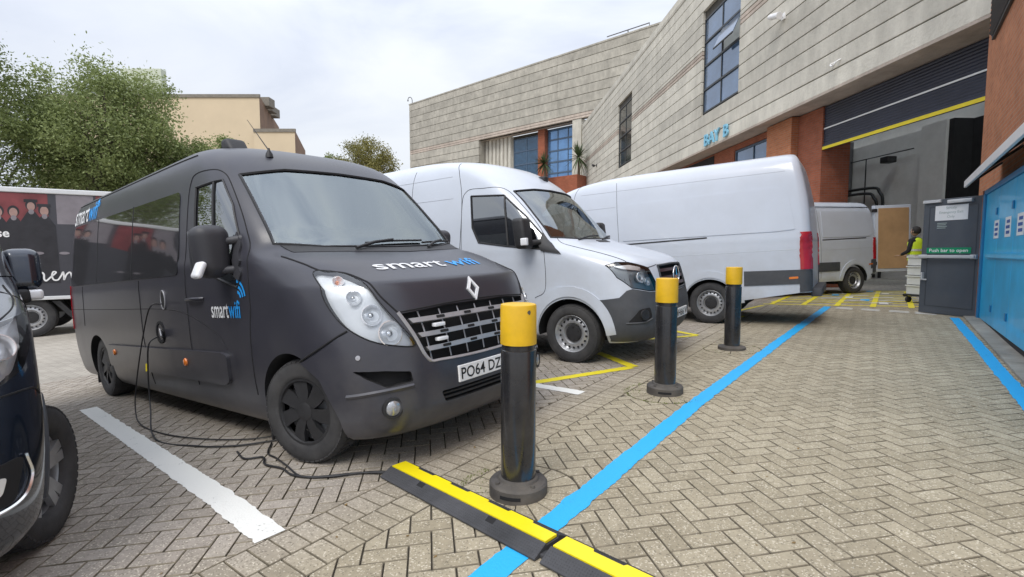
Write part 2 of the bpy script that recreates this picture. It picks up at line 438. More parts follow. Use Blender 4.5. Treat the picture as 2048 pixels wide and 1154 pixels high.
# a block: bevelled top, sunk sides
def block_geo(mb_, poly, zfun, tilt=(0, 0), dz=0.):
    n = len(poly); cx = sum(p[0] for p in poly) / n; cy = sum(p[1] for p in poly) / n
    def ins(p, d):
        l = math.hypot(p[0] - cx, p[1] - cy) or 1; return (p[0] + (cx - p[0]) / l * d, p[1] + (cy - p[1]) / l * d)
    vv = []
    for p, d, h in [(q_, .0042, 0) for q_ in poly] + [(q_, .0, -.004) for q_ in poly] + [(q_, 0, -.016) for q_ in poly]:
        a, b_ = ins(p, d); vv.append(zfun(a, b_, h + dz + (a - cx) * tilt[0] + (b_ - cy) * tilt[1]))
    fs = []
    for r_ in range(2):
        for k in range(n): fs.append((r_ * n + k, r_ * n + n + k, r_ * n + n + (k + 1) % n, r_ * n + (k + 1) % n))
    o_ = len(mb_.v); mb_.add(vv, [tuple(range(n))], 0); mb_.f += [tuple(i + o_ for i in f) for f in fs]; mb_.m += [1] * len(fs)
    return mb_
whole = [b_ for b_ in blocks if b_[1] and b_[2][1] > 1.15 and PQ(*b_[2])[1] < 2.9 and abs(b_[2][0]) < 1.03 * b_[2][1]]
whole.sort(key=lambda b_: math.hypot(b_[2][0], b_[2][1]))
singles = whole[:290]; sid = set(id(b_) for b_ in singles)
mbp = MB()
hx, hy = PIT - .0032, PIT / 2 - .0032
block_geo(mbp, [(-hx, -hy), (hx, -hy), (hx, hy), (-hx, hy)], lambda a, b_, h: (a, b_, h))
paver_mesh = mbp.mesh('paver', [m_paver_a, m_edge])
for poly, w_, (x, y), o_ in singles:
    ob = link('paver', paver_mesh, ground)
    e1, e2 = (Vector((*E1, 0)), Vector((*E2, 0))) if o_ == 0 else (Vector((*E2, 0)), Vector((-E1[0], -E1[1], 0)))
    p, q = PQ(x, y); s_ = -.03 if q < 3 else -.07
    gx, gy = .02 * FX + s_ * BX + random.gauss(0, .004), .02 * FY + s_ * BY + random.gauss(0, .004)
    e1 = Vector((e1.x, e1.y, gx * e1.x + gy * e1.y)).normalized(); nz = Vector((-gx, -gy, 1)).normalized(); e2 = nz.cross(e1)
    z = gpq(p, q) + random.uniform(-.0012, .0008)
    ob.matrix_local = Matrix(((e1.x, e2.x, nz.x, x), (e1.y, e2.y, nz.y, y), (e1.z, e2.z, nz.z, z), (0, 0, 0, 1)))
mbf = MB(); tones = []
for b_ in blocks:
    if id(b_) in sid: continue
    n0 = len(mbf.f)
    block_geo(mbf, b_[0], lambda a, c, h: GP(a, c, h), (random.gauss(0, .004), random.gauss(0, .004)), random.uniform(-.0012, .0008))
    tones += [random.random()] * (len(mbf.f) - n0)
me = mbf.mesh('pavers', [m_paver_b, m_edge], fix=False)
at = me.attributes.new('tone', 'FLOAT', 'FACE'); at.data.foreach_set('value', tones)
link('pavers', me, ground)['kind'] = 'stuff'

# ------------------------------------------------------------------ painted lines
def paint_mat(name, col, wear=.35):
    m = bpy.data.materials.new(name); m.use_nodes = True
    t = m.node_tree; N = t.nodes; K = t.links.new; b = N['Principled BSDF']
    geo = N.new('ShaderNodeNewGeometry')
    n = N.new('ShaderNodeTexNoise'); n.inputs['Scale'].default_value = 7; n.inputs['Detail'].default_value = 9; n.inputs['Roughness'].default_value = .72; K(geo.outputs['Position'], n.inputs['Vector'])
    mr = N.new('ShaderNodeMapRange'); mr.inputs[1].default_value = .55; mr.inputs[2].default_value = .8; mr.inputs[3].default_value = 0; mr.inputs[4].default_value = wear; K(n.outputs[0], mr.inputs[0])
    x = N.new('ShaderNodeMix'); x.data_type = 'RGBA'; K(mr.outputs[0], x.inputs[0]); x.inputs[6].default_value = (*col, 1); x.inputs[7].default_value = tuple(c * .45 + .06 for c in col) + (1,)
    K(x.outputs[2], b.inputs['Base Color']); b.inputs['Roughness'].default_value = .55
    bp = N.new('ShaderNodeBump'); bp.inputs['Strength'].default_value = .5; bp.inputs['Distance'].default_value = .004
    n4 = N.new('ShaderNodeTexNoise'); n4.inputs['Scale'].default_value = 90; n4.inputs['Detail'].default_value = 4; K(geo.outputs['Position'], n4.inputs['Vector']); K(n4.outputs[0], bp.inputs['Height']); K(bp.outputs[0], b.inputs['Normal'])
    # chips and thin places where the blocks show through
    n5 = N.new('ShaderNodeTexNoise'); n5.inputs['Scale'].default_value = 38; n5.inputs['Detail'].default_value = 8; n5.inputs['Roughness'].default_value = .75; K(geo.outputs['Position'], n5.inputs['Vector'])
    ad = N.new('ShaderNodeMath'); ad.operation = 'MULTIPLY_ADD'; ad.inputs[1].default_value = .55; K(n.outputs[0], ad.inputs[0]); K(n5.outputs[0], ad.inputs[2])
    m5 = N.new('ShaderNodeMapRange'); m5.inputs[1].default_value = .93; m5.inputs[2].default_value = 1.0; m5.inputs[3].default_value = 1; m5.inputs[4].default_value = .15; K(ad.outputs[0], m5.inputs[0]); K(m5.outputs[0], b.inputs['Alpha'])
    return m
m_blue = paint_mat('blue line paint', (.02, .40, .80)); m_white = paint_mat('white line paint', (.78, .78, .74), .3); m_yellow = paint_mat('yellow line paint', (.78, .66, .03))
def stripe(name, pts, w, mt, rag=.011, dz=.0035, step=.025):
    P = [Vector((p, q)) for p, q in pts]; path = []
    for i in range(len(P) - 1):
        L_ = (P[i + 1] - P[i]).length; k = max(1, int(L_ / step))
        for j in range(k): path.append(P[i].lerp(P[i + 1], j / k))
    path.append(P[-1]); mb_ = MB(); n = len(path)
    sd = random.uniform(0, 99)
    for i, c in enumerate(path):
        d = (path[min(i + 1, n - 1)] - path[max(i - 1, 0)]).normalized(); nn = Vector((-d.y, d.x))
        ws = [w / 2 + rag * (noise.noise(Vector((i * step * 9, sd + s * 7, 0))) + .8 * noise.noise(Vector((i * step * 31, sd + s * 7, 5)))) for s in (0, 1)]
        for t in (ws[0], ws[0] * .33, -ws[1] * .33, -ws[1]): mb_.v.append(GP(*(c + nn * t), dz))
    for i in range(n - 1):
        for k in range(3): mb_.f.append((i * 4 + k, i * 4 + k + 1, i * 4 + k + 5, i * 4 + k + 4)); mb_.m.append(0)
    o = mb_.build(name, mt, fix=False)
    for pl in o.data.polygons:
        if pl.normal.z < 0: o.data.flip_normals(); break
    o['kind'] = 'structure'
    return o
stripe('painted_line', [(-1.2, 1.26), (2.08, 1.30), (4.48, 1.30), (8, 1.19), (12.35, 1.04)], .135, m_blue)['label'] = 'blue painted line running past the bollards'
stripe('painted_line', [(3.0, -.93), (6, -.915), (8.5, -.9), (11.2, -.88)], .12, m_blue)['label'] = 'blue painted line beside the blue hoarding'
stripe('painted_line', [(1.17, 2.385), (1.45, 6.85)], .15, m_white)['label'] = 'white bay line left of the black van'
stripe('painted_line', [(4.13, 2.3), (4.35, 6.9)], .13, m_white)['label'] = 'white bay line between black van and first white van'
stripe('painted_line', [(3.7, 3.25), (4.27, 2.9), (5.34, 2.33)], .12, m_yellow)['label'] = 'yellow bay line in front of the first white van'
stripe('painted_line', [(5.36, 2.31), (5.9, 3.05)], .12, m_yellow, dz=.0062)['label'] = 'short yellow bay line by the white van wheel'
stripe('painted_line', [(7.05, 2.95), (7.74, 2.33)], .1, m_yellow); stripe('painted_line', [(7.75, 2.32), (8.2, 3.1)], .1, m_yellow, dz=.0062)
stripe('painted_line', [(9.5, 2.75), (10.15, 2.2)], .09, m_yellow); stripe('painted_line', [(10.16, 2.18), (10.5, 2.9)], .09, m_yellow, dz=.0062)
stripe('painted_line', [(11.0, 2.5), (12.2, 2.25)], .09, m_yellow)
# yellow hatching in front of the bay, with broken white dashes before it
for k in range(9):
    p = 12.75 + k * .62
    stripe('painted_hatch', [(p + .1, -.5), (p - .25, 2.3 - .05 * k)], .1, m_yellow, rag=.01, step=.08)
for k in range(5):
    q = -.35 + k * .62
    stripe('painted_hatch', [(12.5, q), (17.6, q)], .1, m_yellow, dz=.0065, rag=.01, step=.08)
for k in range(5):
    stripe('painted_hatch', [(12.9 + .9 * k, 2.1 - .1 * k), (13.9 + .9 * k, -.3)], .07, m_yellow, dz=.0095, rag=.015, step=.08)
for k in range(7):
    stripe('painted_hatch', [(13.3 + .55 * k, .35 + .5 * (k % 3)), (13.45 + .55 * k, -.05 + .5 * (k % 3))], .13, m_white, dz=.0125, rag=.03, step=.05)
for k in range(6):
    stripe('painted_hatch', [(13.1 + .8 * k, .1 + .35 * (k % 4)), (13.6 + .8 * k, .12 + .35 * (k % 4))], .16, m_blue if k % 2 else m_white, dz=.009, rag=.02, step=.06)
for k, q in enumerate((.86, .42, -.02, -.4)):
    for s in (0, .16): stripe('painted_dash', [(12.28 - .14 * k - s, q + .02), (12.16 - .14 * k - s, q - .27)], .07, m_white, rag=.006, step=.04)
# ================================================================== vehicle bodies
class Shell:
    """A vehicle body as a stack of plan outlines. rows: (z, front x, half width, depth of the front curve, rear x)"""
    def __init__(s, rows, n=2.6, rr=.12):
        z = [r[0] for r in rows]
        s.z0, s.z1 = z[0], z[-1]; s.zk = z
        s.fx, s.fw, s.fd, s.fr = [pchip(z, [r[i] for r in rows]) for i in (1, 2, 3, 4)]
        s.n = n; s.rr = rr
    def pt(s, sv, z):
        """sv in -1..1 : the front curve, beyond: metres along the side"""
        a = abs(sv); sg = 1 if sv >= 0 else -1
        x0, W, D = s.fx(z), s.fw(z), s.fd(z)
        if a <= 1:
            ph = a * math.pi / 2; e_ = 2 / s.n
            return Vector((x0 + D * (1 - max(0, math.cos(ph)) ** e_), sg * W * math.sin(ph) ** e_, z))
        x = x0 + D + (a - 1); xr = s.fr(z)
        if x > xr - s.rr:
            t = min(1.5, (x - (xr - s.rr)) / s.rr); y = W - s.rr * (1 - math.sqrt(max(0, 1 - min(1, t) ** 2)))
            return Vector((min(x, xr), sg * y, z))
        return Vector((x, sg * W, z))
    def s_x(s, x, z, side=1):
        """perimeter value of the side point at length x"""
        t = (x - s.fx(z)) / s.fd(z)
        if t >= 1: return side * (1 + x - s.fx(z) - s.fd(z))
        return side * math.acos(max(0, 1 - max(0, t)) ** (s.n / 2)) * 2 / math.pi
    def s_y(s, y, z):
        t = min(1, abs(y) / s.fw(z)); return math.copysign(math.asin(t ** (s.n / 2)) * 2 / math.pi, y)
    def nor(s, sv, z):
        e_ = .004; e2 = .012
        a = s.pt(sv + e_, z) - s.pt(sv - e_, z); b = s.pt(sv, min(z + e2, s.z1)) - s.pt(sv, max(z - e2, s.z0))
        n_ = b.cross(a)
        if n_.length < 1e-12: return Vector((-1, 0, 0))
        n_.normalize(); p = s.pt(sv, z)
        c = Vector(((s.fx(z) + 2.2), 0, 1.0))
        return n_ if n_.dot(p - c) > 0 else -n_
    def on(s, sv, z, off=0.):
        return s.pt(sv, z) + s.nor(sv, z) * off if off else s.pt(sv, z)
    def side(s, x, z, off=0., sd=1): return s.on(s.s_x(x, z, sd), z, off)
    def front(s, y, z, off=0.): return s.on(s.s_y(y, z), z, off)
    def solid(s, nz=None, nf=22, ns=18, xr=None, inset=0., zr=None):
        """closed mesh of the whole body (or of an inset cab volume)"""
        z0, z1 = zr or (s.z0, s.z1); zs = set([z0, z1])
        for a, b in zip(s.zk[:-1], s.zk[1:]):
            k = max(2, int((b - a) / .035))
            for i in range(k + 1):
                z = a + (b - a) * i / k
                if z0 < z < z1: zs.add(z)
        zs = sorted(zs); rings = []
        for z in zs:
            x0, W, D, X = s.fx(z) + inset, s.fw(z) - inset, s.fd(z), s.fr(z) if xr is None else xr
            W = max(W, .02); e_ = 2 / s.n; rr = min(s.rr, W * .6); half = []
            D = min(D, X - rr - x0 - .05)
            for i in range(nf + 1):
                ph = math.pi / 2 * i / nf; half.append((x0 + D * (1 - max(0, math.cos(ph)) ** e_), W * math.sin(ph) ** e_))
            for i in range(1, ns + 1): half.append((x0 + D + (X - rr - x0 - D) * i / ns, W))
            for i in range(1, 6): a = math.pi / 2 * i / 5; half.append((X - rr + rr * math.sin(a), W - rr + rr * math.cos(a)))
            for i in range(1, 5): half.append((X, (W - rr) * (1 - i / 4)))
            ring = half + [(x, -y) for x, y in half[-2:0:-1]]
            rings.append([(x, y, z) for x, y in ring])
        mb_ = MB(); n_ = len(rings[0])
        for r_ in rings: mb_.v += r_
        for i in range(len(rings) - 1):
            for k in range(n_): mb_.f.append((i * n_ + k, i * n_ + (k + 1) % n_, (i + 1) * n_ + (k + 1) % n_, (i + 1) * n_ + k)); mb_.m.append(0)
        mb_.f.append(tuple(range(n_ - 1, -1, -1))); mb_.f.append(tuple((len(rings) - 1) * n_ + k for k in range(n_))); mb_.m += [0, 0]
        return mb_
    def poly(s, pts, sd=1):
        """('x', x, z) / ('y', y, z) / ('s', s, z) points to perimeter space"""
        out = []
        for k, a, z in pts: out.append((s.s_x(a, z, sd) if k == 'x' else s.s_y(a * sd, z) if k == 'y' else a * sd, z))
        return out
    def outline(s, pts, sd=1, rnd=0):
        ks = set(p[0] for p in pts)
        if len(ks) == 1:
            k_ = ks.pop(); raw = [(p[1], p[2]) for p in pts]
            if rnd: raw = round_poly(raw, rnd)
            return s.poly([(k_, a, b) for a, b in dense(raw, .09)], sd)
        pl = s.poly(pts, sd)
        return round_poly(pl, rnd) if rnd else pl
    def patch(s, name, pts, mat, parent, off=.004, depth=.0, sd=1, step=(.05, .05), rnd=0, smooth=35, back=None):
        """panel that follows the body: polygon in perimeter space, lifted by off, with a rim going down by depth"""
        pl = s.outline(pts, sd, rnd)
        me = s.patch_mesh(name, pl, mat, off, depth, step, back, smooth)
        return link(name, me, parent)
    def patch_mesh(s, name, pl, mat, off, depth, step=(.05, .05), back=None, smooth=35):
        bm = flat_cut(pl, step)
        bm.verts.index_update()
        mb_ = MB(); base = [(v.co.x, v.co.y) for v in bm.verts]
        top = [s.on(a, b, off) for a, b in base]; fs = [[v.index for v in f.verts] for f in bm.faces]
        mb_.add(top, fs)
        if depth:
            n0 = len(top); bot = [s.on(a, b, off - depth) for a, b in base]
            mb_.v += [tuple(v) for v in bot]
            for e_ in bm.edges:
                if len(e_.link_faces) == 1:
                    a, b = e_.verts[0].index, e_.verts[1].index; mb_.f.append((a, b, b + n0, a + n0)); mb_.m.append(0)
            if back:
                for f in fs: mb_.f.append(tuple(i + n0 for i in reversed(f))); mb_.m.append(0)
        bm.free()
        return mb_.mesh(name, mat, smooth)
    def line(s, name, pts, mat, parent, w=.004, off=.0, sd=1, closed=False, k=14, curve=True, n=5):
        """thin bead or shut line drawn on the body"""
        kd = pts[0][0]
        pl = [Vector((a, b, 0)) for _, a, b in pts]
        if closed: pl = pl + [pl[0]]
        if curve: pl = smooth_path(pl, k)
        else: pl = [pl[i].lerp(pl[i + 1], j / k) for i in range(len(pl) - 1) for j in range(k)] + [pl[-1]]
        pl = [Vector((*s.poly([(kd, v.x, v.y)], sd)[0], 0)) for v in pl]
        return MB().tube([s.on(v.x, v.y, off) for v in pl], w, n).build(name, mat, parent, 60)
    def decal(s, name, vv, fs, org, ux, uz, mat, parent, sd=1, off=.004, mode='x'):
        """flat lettering wrapped on: vv in its own plane, org = (along, z)"""
        out = []
        for v in vv:
            a, z = org[0] + ux[0] * v.x + uz[0] * v.y, org[1] + ux[1] * v.x + uz[1] * v.y
            sv = s.s_x(a, z, sd) if mode == 'x' else s.s_y(a, z)
            out.append(s.on(sv, z, off))
        return MB().add(out, fs).build(name, mat, parent, fix=False)
def round_poly(pl, r, k=5):
    out = []; n = len(pl)
    for i in range(n):
        a, b, c = Vector(pl[i - 1]), Vector(pl[i]), Vector(pl[(i + 1) % n]); u, v = a - b, c - b
        d = min(r, u.length * .45, v.length * .45)
        if u.length < 1e-9 or v.length < 1e-9: out.append(tuple(b)); continue
        p0, p1 = b + u.normalized() * d, b + v.normalized() * d
        for j in range(k + 1):
            t = j / k; out.append(tuple((1 - t) ** 2 * p0 + 2 * t * (1 - t) * b + t * t * p1))
    return out
def spline_closed(pts, k=4):
    """smooth closed outline through ('y', a, z) points"""
    n = len(pts); out = []
    for i in range(n):
        a, b, c, d = [Vector((pts[(i + j) % n][1], pts[(i + j) % n][2])) for j in (-1, 0, 1, 2)]
        for j in range(k):
            t = j / k; v = .5 * ((2 * b) + (c - a) * t + (2 * a - 5 * b + 4 * c - d) * t * t + (3 * b - a - 3 * c + d) * t ** 3); out.append((pts[0][0], v.x, v.y))
    return out
def dense(pl, st):
    out = []
    for i in range(len(pl)):
        a, b = Vector(pl[i]), Vector(pl[(i + 1) % len(pl)]); k = max(1, int((b - a).length / st + .5))
        out += [tuple(a.lerp(b, j / k)) for j in range(k)]
    return out
def flat_cut(pl, step):
    bm = bmesh.new(); vs_ = [bm.verts.new((a, b, 0)) for a, b in pl]; bm.faces.new(vs_)
    xs = [p[0] for p in pl]; ys = [p[1] for p in pl]
    for ax, (lo, hi), st in ((0, (min(xs), max(xs)), step[0]), (1, (min(ys), max(ys)), step[1])):
        k = max(1, int((hi - lo) / st + .5))
        for i in range(1, k):
            c = [0, 0, 0]; c[ax] = lo + (hi - lo) * i / k; nn = [0, 0, 0]; nn[ax] = 1
            bmesh.ops.bisect_plane(bm, geom=bm.verts[:] + bm.edges[:] + bm.faces[:], plane_co=c, plane_no=nn)
    return bm
def bool_cut(o, cutters):
    tmp = []
    for c in cutters:
        co = c if isinstance(c, bpy.types.Object) else c.build('cutter', [o.data.materials[0], o.data.materials[1]])
        for pl in co.data.polygons: pl.material_index = 1
        tmp.append(co); co.parent = o.parent
        md = o.modifiers.new('cut', 'BOOLEAN'); md.operation = 'DIFFERENCE'; md.solver = 'EXACT'; md.object = co
    bpy.context.view_layer.update()
    ev = o.evaluated_get(bpy.context.evaluated_depsgraph_get())
    me = bpy.data.meshes.new_from_object(ev)
    o.modifiers.clear(); old = o.data; o.data = me; bpy.data.meshes.remove(old)
    for t in tmp:
        d = t.data; bpy.data.objects.remove(t); bpy.data.meshes.remove(d)
    me.shade_smooth(); me.set_sharp_from_angle(angle=R(28))
def arch_cutter(x, r, sd, W=1.05, depth=.34, flat=0.):
    mb_ = MB(); P = []
    for k in range(28):
        a = math.pi * k / 27; P.append((x + r * math.cos(a), max(.0, .33) + r * math.sin(a)))
    P += [(x - r, -.2), (x + r, -.2)]
    y0, y1 = sorted((sd * (W + .2), sd * (W - depth)))
    return mb_.prism(P, y0, y1, 'XZ')
m_rubber = M('tyre rubber', (.028, .028, .030), rough=.85, var=.25, vscale=14, dirt=.45, dirt_col=(.12, .115, .11), bump=.2, bscale=120)
m_black = M('black plastic', (.022, .022, .024), rough=.55, var=.2, vscale=20, bump=.15, bscale=400)
m_gap = M('shut line', (.012, .012, .013), rough=.9, var=.1)
m_well = M('wheel well', (.014, .014, .015), rough=.95, var=.3)
m_steel = M('silver steel wheel', (.52, .53, .55), rough=.38, metal=.7, var=.12, vscale=12, dirt=.4, dirt_col=(.2, .18, .16))
m_chrome = M('chrome', (.80, .81, .83), rough=.22, metal=1, var=.05)
m_greyp = M('grey bumper plastic', (.052, .057, .066), rough=.6, var=.12, vscale=9, bump=.2, bscale=500, dirt=.25, dirt_col=(.16, .15, .14))
m_reflector = M('lamp reflector', (.92, .93, .95), rough=.22, metal=.45, var=.05)
m_lampback = M('lamp housing', (.88, .89, .91), rough=.3, metal=.1, var=.1)
m_lens = glass_mat('clear lamp lens', (.93, .95, .96), .05)
m_amber = M('amber lens', (.75, .20, .03), rough=.25, var=.1, coat=.5)
m_red = M('red lens', (.45, .01, .02), rough=.2, var=.15, vscale=8, coat=.8)
m_wplate = M('white plate', (.80, .80, .80), rough=.35, var=.04)
m_ink = M('black lettering', (.012, .012, .012), rough=.5, var=.05)
m_tint = M('dark privacy glass', (.008, .009, .010), rough=.03, var=.1, spec=.9, coat=1.0)
m_cabin = M('cabin trim', (.055, .057, .062), rough=.8, var=.2)
m_seat = M('seat fabric', (.05, .052, .06), rough=.95, var=.3, vscale=30)
def wheel(parent, x, y, sd, r=.355, w=.215, style='steel', steer=0., spokes=7, zc=None):
    """tyre with the rim and its details as children; y = outer face, sd = +1 for the vehicle's right"""
    zc = r if zc is None else zc
    mtx = Matrix.Translation((x, y - sd * w / 2, zc)) @ Matrix.Rotation(R(steer), 4, 'Z') @ Matrix.Diagonal((1, sd, 1, 1))
    h = w / 2
    ro = r - .004 * 0
    prof = [(r * .60, -h * .8), (r * .66, -h * .98), (r * .80, -h * 1.04), (r * .93, -h * .97), (r * .985, -h * .8), (r, -h * .6), (r, h * .6), (r * .985, h * .8), (r * .93, h * .97), (r * .86, h * 1.03), (r * .80, h * 1.045), (r * .72, h * 1.03), (r * .66, h * .98), (r * .62, h * .82), (r * .60, h * .6)]
    mb_ = MB(); mb_.lathe(prof, 56, 'Y', mtx=mtx, cap=False)
    for k in range(48):      # tread blocks on both shoulders and two ribs
        a = 2 * math.pi * k / 48
        for y0, y1, rr_ in ((-.98, -.60, .992), (.60, .98, .992), (-.5, -.06, 1.0), (.06, .5, 1.0)):
            m4 = mtx @ Matrix.Rotation(a + (.06 if rr_ == 1.0 else 0), 4, 'Y')
            ww = r * math.pi / 48 * .74
            z0 = r * (.93 if rr_ < 1 else .96)
            q = [(-ww, y0 * h, r + .003), (ww, y0 * h, r + .003), (ww, y1 * h, r + .003), (-ww, y1 * h, r + .003)]
            if rr_ < 1:
                q = [(px, py, (r + .003) if abs(py) < .8 * h else r * .957) for px, py, pz in q]
            mb_.add([m4 @ Vector(p) for p in q] + [m4 @ Vector((p[0], p[1], z0)) for p in q], [(0, 1, 2, 3), (0, 4, 5, 1), (1, 5, 6, 2), (2, 6, 7, 3), (3, 7, 4, 0)])
    wh = mb_.build('wheel', m_rubber, parent, 40)
    R1 = r * .63
    if style == 'steel':
        mb_ = MB(); mb_.lathe([(R1, h * .5), (R1 * 1.03, h * .86), (R1 * .99, h * .9), (R1 * .96, h * .84), (R1 * .93, h * .55), (R1 * .86, h * .42), (R1 * .80, h * .50), (R1 * .66, h * .62), (R1 * .58, h * .60), (R1 * .5, h * .36), (R1 * .2, h * .34), (.001, h * .34)], 48, 'Y', mtx=mtx, cap=False)
        mb_.lathe([(R1, -h * .7), (R1 * .9, -h * .4), (R1 * .9, h * .3), (.01, h * .3)], 40, 'Y', mtx=mtx, cap=False)
        rim = mb_.build('rim', m_steel, wh, 40)
        mb_ = MB()
        for k in range(18):
            a = 2 * math.pi * k / 18; m4 = mtx @ Matrix.Rotation(a, 4, 'Y')
            mb_.lathe([(R1 * .062, -.012), (R1 * .062, .0035)], 10, 'Y', mtx=m4 @ Matrix.Translation((0, h * .565, R1 * .77)) @ Matrix.Rotation(R(-14), 4, 'X'))
        mb_.build('vent_holes', m_well, wh)['kind'] = 'stuff'
        mb_ = MB(); mb_.lathe([(R1 * .47, h * .34), (R1 * .45, h * .50), (R1 * .30, h * .55), (R1 * .12, h * .55), (.001, h * .57)], 30, 'Y', mtx=mtx, cap=False)
        for k in range(6):
            a = 2 * math.pi * k / 6; mb_.lathe([(.014, h * .45), (.013, h * .62), (.001, h * .63)], 8, 'Y', mtx=mtx @ Matrix.Rotation(a, 4, 'Y'), c=(0, 0, R1 * .36), cap=False)
        mb_.build('hub_cap', m_black, wh, 40)
    elif style == 'cover':
        mb_ = MB(); mb_.lathe([(R1, -h * .7), (R1 * .92, -h * .3), (R1 * .92, h * .3), (R1 * .5, h * .35), (.01, h * .35)], 40, 'Y', mtx=mtx, cap=False)
        mb_.build('rim', m_steel, wh, 40)
        mb_ = MB(); mb_.lathe([(R1 * 1.04, h * .8), (R1 * 1.02, h * .93), (R1 * .95, h * .93), (R1 * .92, h * .8)], 48, 'Y', mtx=mtx, cap=False)
        mb_.lathe([(R1 * .30, h * .62), (R1 * .28, h * .86), (R1 * .2, h * .92), (.001, h * .92)], 30, 'Y', mtx=mtx, cap=False)
        for k in range(spokes):
            a = 2 * math.pi * k / spokes; m4 = mtx @ Matrix.Rotation(a, 4, 'Y')
            P = [(-.028, R1 * .22, .84), (.034, R1 * .22, .86), (.052, R1 * .6, .93), (.085, R1 * .96, .86), (-.03, R1 * .97, .78), (-.04, R1 * .6, .80)]
            n_ = len(P); vv = [m4 @ Vector((px, hh * h, pr)) for px, pr, hh in P] + [m4 @ Vector((px * .9, .55 * h, pr)) for px, pr, hh in P]
            mb_.add(vv, [tuple(range(n_))] + [(i, i + n_, (i + 1) % n_ + n_, (i + 1) % n_) for i in range(n_)])
        mb_.build('wheel_cover', m_black, wh, 40)
        for k in range(5):
            m4 = mtx @ Matrix.Rotation(2 * math.pi * (k + .37) / 5, 4, 'Y')
            MB().lathe([(.015, h * .3), (.015, h * .66), (.010, h * .72), (.001, h * .73)], 8, 'Y', mtx=m4, c=(0, 0, R1 * .58), cap=False).build('wheel_nut', m_chrome, wh, 40)
    else:                      # alloy
        mb_ = MB(); mb_.lathe([(R1, -h * .7), (R1 * .93, -h * .4), (R1 * .95, h * .5), (R1 * 1.03, h * .88), (R1 * 1.06, h * .92), (R1 * 1.04, h * .8)], 48, 'Y', mtx=mtx, cap=False)
        mb_.lathe([(R1 * .24, h * .3), (R1 * .22, h * .7), (.001, h * .72)], 24, 'Y', mtx=mtx, cap=False)
        for k in range(10):
            a = 2 * math.pi * (k // 2 + (.13 if k % 2 else -.13)) / 5; m4 = mtx @ Matrix.Rotation(a, 4, 'Y')
            P = [(-.02, R1 * .15, .66), (.02, R1 * .15, .66), (.027, R1 * .98, .80), (-.027, R1 * .98, .80)]
            vv = [m4 @ Vector((px, hh * h, pr)) for px, pr, hh in P] + [m4 @ Vector((px, hh * h - .03, pr)) for px, pr, hh in P]
            mb_.add(vv, [(0, 1, 2, 3)] + [(i, i + 4, (i + 1) % 4 + 4, (i + 1) % 4) for i in range(4)])
        mb_.build('rim', m_steel, wh, 40)
        MB().lathe([(R1 * .62, -.02), (R1 * .62, .012), (.01, .012)], 30, 'Y', mtx=mtx, cap=False).build('brake_disc', m_well, wh, 40)
    return wh
def plate(parent, sh, zc, text, w=.52, h=.111, off=.012, y0=0.):
    """number plate standing on the front"""
    p = sh.front(y0, zc, 0); x = p.x - off
    pl = MB().cbox((x - .012, y0 - w / 2, zc - h / 2), (x + .03, y0 + w / 2, zc + h / 2), .004).build('number_plate', m_wplate, parent)
    vv, fs = text_mesh(text, .098, .0012, 'CENTER', spacing=1.02)
    xs = [v.x for v in vv]; sc = (w * .93) / (max(xs) - min(xs)); mid = (max(xs) + min(xs)) / 2; ys = [v.y for v in vv]; ym = (max(ys) + min(ys)) / 2; sy = .079 / (max(ys) - min(ys))
    MB().add([(x - .0135, y0 - (v.x - mid) * sc, zc + (v.y - ym) * sy) for v in vv], fs).build('lettering', m_ink, pl, fix=False)
    return pl
# ================================================================== black minibus
MS = Shell([(.20, .14, .93, .60, 6.15), (.26, .05, .97, .68, 6.17), (.40, 0, 1.0, .75, 6.19), (.55, 0, 1.02, .78, 6.198), (.70, .015, 1.03, .80, 6.198), (.85, .04, 1.035, .85, 6.198),
    (1.00, .085, 1.035, .92, 6.198), (1.10, .115, 1.035, .97, 6.198), (1.155, .138, 1.035, .99, 6.198), (1.183, .160, 1.035, 1.0, 6.198), (1.203, .205, 1.035, .99, 6.198), (1.25, .325, 1.035, .95, 6.198), (1.32, .49, 1.03, .85, 6.195), (1.38, .68, 1.03, .75, 6.19), (1.43, .87, 1.025, .66, 6.185),
    (1.48, .98, 1.015, .60, 6.18), (1.60, 1.09, 1.0, .55, 6.17), (1.80, 1.28, .98, .53, 6.155), (2.00, 1.47, .955, .52, 6.14), (2.15, 1.62, .93, .52, 6.125), (2.22, 1.70, .915, .53, 6.115), (2.30, 1.81, .89, .57, 6.10),
    (2.37, 1.95, .85, .62, 6.08), (2.42, 2.10, .79, .68, 6.05), (2.46, 2.32, .70, .78, 6.0), (2.49, 2.66, .53, .90, 5.9), (2.502, 3.1, .28, 1.0, 5.8)], n=3.1, rr=.10)
MMX = vehicle_matrix(2.74, 3.08, 0, .842, 4.332)
m_wrap = M('matt charcoal wrap', (.037, .037, .047), rough=.29, var=.10, vscale=3, bump=.03, bscale=300, dirt=.42, dirt_z=(.25, 1.0, .06), dirt_col=(.15, .145, .14), spec=.55)
m_silverp = M('silver grille plastic', (.40, .40, .42), rough=.32, metal=.35, var=.12, vscale=9)
m_screen = glass_mat('windscreen glass', (.60, .66, .66), .19, gcol=(.88, .96, .97), rough=.02)
m_cabglass = glass_mat('cab side glass', (.25, .28, .28), .26, gcol=(.95, .98, 1))
m_blued = M('blue vinyl', (.02, .32, .80), rough=.45, var=.05)
m_whited = M('white vinyl', (.70, .71, .72), rough=.45, var=.05)
m_dash = M('dashboard', (.10, .105, .11), rough=.75, var=.15)

